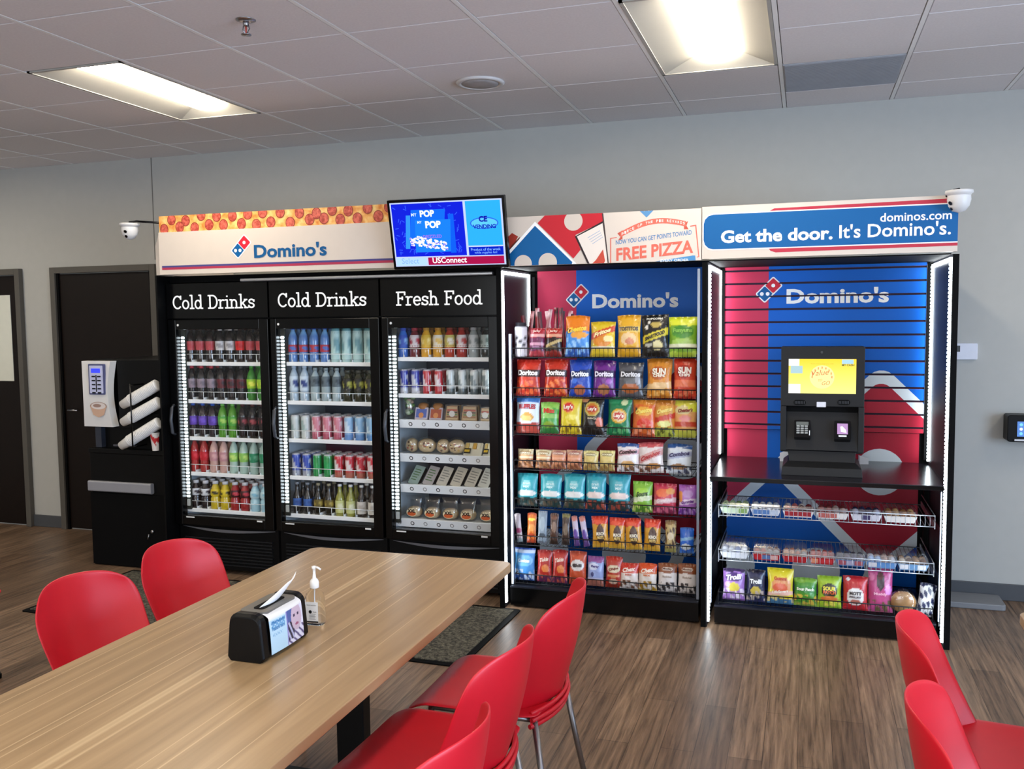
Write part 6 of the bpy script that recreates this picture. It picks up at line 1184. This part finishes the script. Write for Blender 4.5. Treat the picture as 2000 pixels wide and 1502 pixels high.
rb = [(1436, 54, 'white and blue cake pack', '#e2e4ea', ['#6c7ca8', '#c8ccd8', '#484c68', '#e8e8ec'], None), (1498, 54, 'red cake pack, leftmost of three', '#b02028', ['#5c2428', '#a84838', '#8c8080'], ['#b82830', '#5c78a8', '#d8a8a0']), (1553, 50, 'red cake pack, middle of three', '#b42028', ['#a8583c', '#c8906c', '#8c8484'], ['#b82830', '#6880b0', '#e0b8a0']), (1605, 50, 'red cake pack, rightmost of three', '#b01c24', ['#a82c28', '#b83c30', '#8c2420'], ['#c8383c', '#e09070', '#b02028']), (1660, 58, 'dark lidded cake pack with blue print', '#5c80b0', ['#28243c', '#3c3450', '#584858'], ['#5c88c0', '#a8a0b8', '#a85860']), (1720, 60, 'blue cake pack with white cups', '#6c90c0', ['#b8b4bc', '#8ca4cc', '#a8887c'], ['#6090c8', '#d8d4d8', '#a05c58']), (1781, 60, 'blue and white cake pack with brown cakes', '#7ca0c4', ['#9c7858', '#5c3c2c', '#b8a898'], ['#6c98c4', '#a86058', '#e0e0e4'])]
for i, (cx, w, dsc, b_, f_, pc) in enumerate(rb): tray(cx, w, 1, ZK[1]+.006, -.815, dsc+' on the middle shelf below the counter', b_, f_, pc, .088, seed=20+i)
# ================================================================ tables
TM = table_mat(); EDGE = paint('#7d6552', .5, 0, .05)
def table(name, cx, cy, w, l, label):
    t = thing(name, label, 'table', (cx, cy, 0)); mb = MB(); mb.rbox(-w/2, w/2, -l/2, l/2, .708, .74, .045, TM, n=6); mb.build('tabletop', t, bevel=.003)
    for s in (1, -1):
        mb = MB(); mb.rbox(-.055, .055, s*(l/2-.52)-.03, s*(l/2-.52)+.03, .02, .69, .006, BLACK); mb.rbox(-w*.38, w*.38, s*(l/2-.52)-.035, s*(l/2-.52)+.035, 0, .025, .02, BLACK); mb.box(-w*.36, w*.36, s*(l/2-.52)-.025, s*(l/2-.52)+.025, .685, .708, BLACK); mb.build('leg', t, bevel=.002)
    mb = MB(); mb.box(-.03, .03, -l/2+.5, l/2-.5, .66, .70, BLACK); mb.build('stretcher', t); return t
table('dining_table', -1.415, -3.77, .905, 2.44, 'long wood grain laminate table across the foreground with black post legs')
table('dining_table', 1.30, -3.89, .98, 2.44, 'pale wood laminate table of which only one corner shows at right edge')

# ================================================================ chairs
LEGM = paint('#8d8988', .3, .9, .03, .5, 'chair_steel')
def chair(label, x, y, rz):
    """faces local +x; one piece look shell of seat and winged back on four tube legs"""
    t = thing('cafe_chair', label, 'chair', (x, y, 0), rz, 'red cafe chairs')
    W2 = .225
    def BK(u, v):
        s = 2*u-1; z0 = .455; hgt = .374
        wid = W2*(1-.04*math.cos(PI*v)) * (1 if v < .6 else 1-.15*((v-.6)/.4)**2.6)
        yy = s*wid; z = z0+hgt*v-.02*(s*s)*v**2-.03*abs(s)**6*v**5-.014*(1-v)*s*s
        x_ = -.205-.085*v-.012*math.sin(PI*v)+(.160-.07*v)*abs(s)**2.0
        return Vector((x_, yy, z))
    mb = MB(); mb.grid(16, 14, BK, RED); o = mb.build('backrest', t, solid=.007, subsurf=1)
    def ST(u, v):
        s = 2*u-1; wid = .236*(1-.02*v)*(1 if v > .12 else 1-.10*((.12-v)/.12)**2); x_ = -.19+.455*v; z = .452-.012*math.sin(PI*v)*(1-s*s)+.008*abs(s)**3-(.028*((v-.82)/.18)**2 if v > .82 else 0)+.0*(1-v)
        x_ -= .008*(s**6)*(v > .9)
        return Vector((x_, s*wid, z))
    mb = MB(); mb.grid(12, 12, ST, RED); mb.build('seat', t, solid=.009, subsurf=1)
    # stepped lower rail joining back and seat, with a slot
    mb = MB()
    for (zz, d, r_) in ((.462, .013, .007), (.440, .016, .008), (.418, .010, .008)):
        pts = [Vector((-.205-d+.055*abs(s)**2, s*.205, zz+.0*s*s)) for s in [k/8-1 for k in range(17)]]; mb.tube(pts, r_, RED, n=8)
    mb.add([Vector((-.212+.05*abs(s)**2, s*.205, z)) for s in [k/8-1 for k in range(17)] for z in (.41, .465)], [(2*k, 2*k+1, 2*k+3, 2*k+2) for k in range(16)], RED, None, True)
    mb.build('back_rail', t)
    for sy in (1, -1):
        mb = MB(); mb.tube([(.185, sy*.185, .44), (.20, sy*.205, .22), (.215, sy*.225, .012)], .0105, LEGM, n=10); mb.lathe([(.013, 0), (.014, .02), (.011, .024)], BLACKR, cx=.215, cy=sy*.225, n=10); mb.build('leg', t)
        mb = MB(); mb.tube([(-.17, sy*.185, .43), (-.205, sy*.205, .22), (-.245, sy*.225, .012)], .0105, LEGM, n=10); mb.lathe([(.013, 0), (.014, .02), (.011, .024)], BLACKR, cx=-.245, cy=sy*.225, n=10); mb.build('leg', t)
    mb = MB()
    for sy in (1, -1): mb.tube([(-.18, sy*.185, .435), (.19, sy*.185, .435)], .010, LEGM)
    for xx in (-.17, .185): mb.tube([(xx, -.185, .435), (xx, .185, .435)], .010, LEGM)
    mb.build('seat_frame', t); return t
CH = [('red chair on the far left side of the table, nearer the camera', -2.04, -3.465, -.03), ('red chair on the far left side of the table, nearer the coolers', -2.04, -2.97, -.03),
      ('red chair right of the table, farthest from the camera', -.838, -3.07, PI), ('red chair right of the table, middle one of three', -.872, -3.57, PI-.04), ('red chair right of the table, nearest one, mostly below the photo', -.815, -4.11, PI-.08),
      ('red chair at right edge, the one further from the camera, seat showing', .69, -3.15, -.1), ('red chair at right edge, the nearer one', .66, -3.72, -.1),
      ('red chair cut off by left edge of photo, with one steel leg showing', -3.70, -2.93, .3)]
for c in CH: chair(*c)

# ================================================================ napkin dispenser and sanitizer
NX, NY, NZ = -1.374, -3.650, .741
t = thing('napkin_dispenser', 'black tabletop napkin dispenser with printed advert on its side', 'napkin dispenser', (NX, NY, NZ))
def prof(w0, w1, h, r, n=5):
    """outline across x-z: wider base, rounded top"""
    out = [(-w0/2+.01, 0), (w0/2-.01, 0), (w0/2, .012)]
    for i in range(n+1): a = math.radians(90*i/n); out.append((w1/2-r+r*math.cos(a), h-r+r*math.sin(a)))
    for i in range(n+1): a = math.radians(90+90*i/n); out.append((-w1/2+r+r*math.cos(a), h-r+r*math.sin(a)))
    out.append((-w0/2, .012)); return out
mb = MB(); pf = prof(.124, .106, .140, .03)
def ring(sc, y, zt=0): return [Vector((a*sc, y, max(0, b*sc+zt*(1 if b > .1 else 0)))) for a, b in pf]
mb.loft([ring(.93, -.124), ring(1, -.117), ring(1, -.095), ring(.93, -.09)], BLACK, smooth=False); mb.loft([ring(.93, .09), ring(1, .095), ring(1, .117), ring(.93, .124)], BLACK); mb.loft([ring(.93, -.09), ring(.93, .09)], BLACK); mb.build('case', t, bevel=.002)
GREY = paint('#6b6862', .4)
mb = MB(); mb.rbox(-.045, .045, -.088, .088, .127, .136, .02, GREY, n=6); mb.rbox(-.014, .022, -.062, .062, .133, .1375, .012, BLACKR, n=6); mb.build('top_plate', t)
# printed side panel, slightly bowed
AD = printed('advert_print', .2, .5)
mb = MB(); rr = random.Random(2)
def ad(u, v):
    s = lambda *a: lin(H(*a))
    if v > .86 - .0*u: return s('#ece9e6')
    if u < .47:
        if .60 < v < .80 and math.sin(u*70)*math.sin(v*75) > -.35 and .05 < u < .42: return s('#6fa6cf')
        if .40 < v < .50 and math.sin(u*90)*math.sin(v*60) > .1 and .06 < u < .34: return s('#8fb8d8')
        return s('#b9d8ea') if v < .82 else s('#dfe9f0')
    if u < .50: return s('#8a80c0')
    d = ((u-.78)/.17)**2+((v-.60)/.34)**2
    if d < 1:
        if abs(v-.66) < .03 and (abs(u-.71) < .03 or abs(u-.84) < .03): return s('#3c3450')
        if ((u-.78)/.06)**2+((v-.42)/.035)**2 < 1: return s('#a05a78')
        return s('#cbb4c4')
    if u < .66 and v > .55: return s('#4d5f9c')
    if u < .68 and v > .1: return s('#2a2840') if math.sin(u*60+v*20) > -.2 else s('#b8b8d8')
    return s('#e0dcec') if math.sin(u*40+v*31) > -.4 or v > .35 else s('#5c5480')
def adp(u, v): a = .0645-.0095*v+.007*math.sin(PI*u)*.6+.002*math.sin(PI*v)-(.018*max(0, (v-.88)/.12)**2); return Vector((a, -.088+.176*u, -0+.014+.118*v))
mb.grid(70, 60, adp, AD, ad)
for s_, u0, v0, wd in (('Help wanted', .06, .70, .36), ('Feature here', .06, .56, .34)):
    vs, fs, x0, x1, y0, y1 = text_geo(s_, .02); mb.add([adp(u0+(x-x0)/(x1-x0)*wd, v0+(y-y0)/(y1-y0)*.10)+Vector((.0012, 0, 0)) for x, y in vs], fs, AD, lin(H('#4d8fc4')))
mb.build('advert_panel', t)
# napkin
mb = MB()
def nk(u, v): return Vector((.004+.010*math.sin(u*3)+.012*v, -.055+.10*u+.055*v*v+.03*v, .136+(.022+.05*v*(u**1.6)+.012*math.sin(u*5))*v))
mb.grid(14, 8, nk, paint('#f2f0ee', .8, 0, .01)); o = mb.build('paper_napkin', solid=.0012); o.location = (NX, NY, NZ); tag(o, 'white paper napkin poking up from the dispenser slot', 'napkin')
SX, SY = -1.350, -3.425
t = thing('hand_sanitizer', 'clear pump bottle of hand sanitizer with white pump behind the napkin dispenser', 'sanitizer bottle', (SX, SY, .7405), math.radians(6))
GEL = bpy.data.materials.new('clear_gel'); GEL.use_nodes = True; B = GEL.node_tree.nodes['Principled BSDF']; B.inputs['Transmission Weight'].default_value = 1; B.inputs['Roughness'].default_value = .03; B.inputs['IOR'].default_value = 1.12; B.inputs['Base Color'].default_value = (.93, .95, .96, 1)
mb = MB(); rings = []
for z, w, d, r in ((0, .058, .036, .012), (.004, .064, .042, .014), (.085, .062, .040, .014), (.10, .054, .036, .014), (.112, .028, .026, .012), (.120, .024, .024, .0115)):
    rings.append([p for p in rrect(Vector((0, 0, z)), w, d, r, Vector((1, 0, 0)), Vector((0, 1, 0)))])
mb.loft(rings, GEL, smooth=True); mb.build('bottle', t)
mb = MB(); mb.box(-.022, .020, -.0235, -.0225, .012, .078, CARD, lin(H('#e9e7e4'))); mb.box(-.022, .020, -.0237, -.0235, .012, .016, CARD, lin(H('#141414')))
disc(mb, Vector((-.006, -.0238, .046)), .0055, CARD, H('#101010'), n=14)
put_text(mb, text_geo('hand sanitizer'), Vector((-.017, -.0238, .066)), UXV, UZV, .032, None, CARD, H('#55534f'))
put_text(mb, text_geo('fresh', .02), Vector((.003, -.0238, .044)), UXV, UZV, .012, None, CARD, H('#77746f'))
for k in range(5): mb.box(-.010, .012-.003*(k % 2), -.0238, -.0236, .022+.004*k, .0235+.004*k, CARD, lin(H('#8a8884')))
mb.build('bottle_label', t)
PW = paint('#efede9', .35); mb = MB(); mb.lathe([(.0135, .118), (.0145, .12), (.0145, .137), (.0125, .143), (.006, .150), (.0045, .165), (.0045, .178), (.007, .180), (.008, .188), (.001, .190)], PW, n=18)
mb.tube([(0, 0, .184), (.014, -.004, .186), (.026, -.008, .181)], .0042, PW, r1=.003); mb.build('pump', t)
mb = MB(); mb.tube([(0, 0, .01), (0, 0, .118)], .002, PW, n=6); mb.build('dip_tube', t)
for o in PL: 
    if 'used' in o: del o['used']
for o in bpy.data.objects:
    if 'used' in o: del o['used']
for k_, p_ in PROTO.items():
    if 'label' not in p_: 
        for c_ in list(p_.children): bpy.data.objects.remove(c_)
        bpy.data.objects.remove(p_)
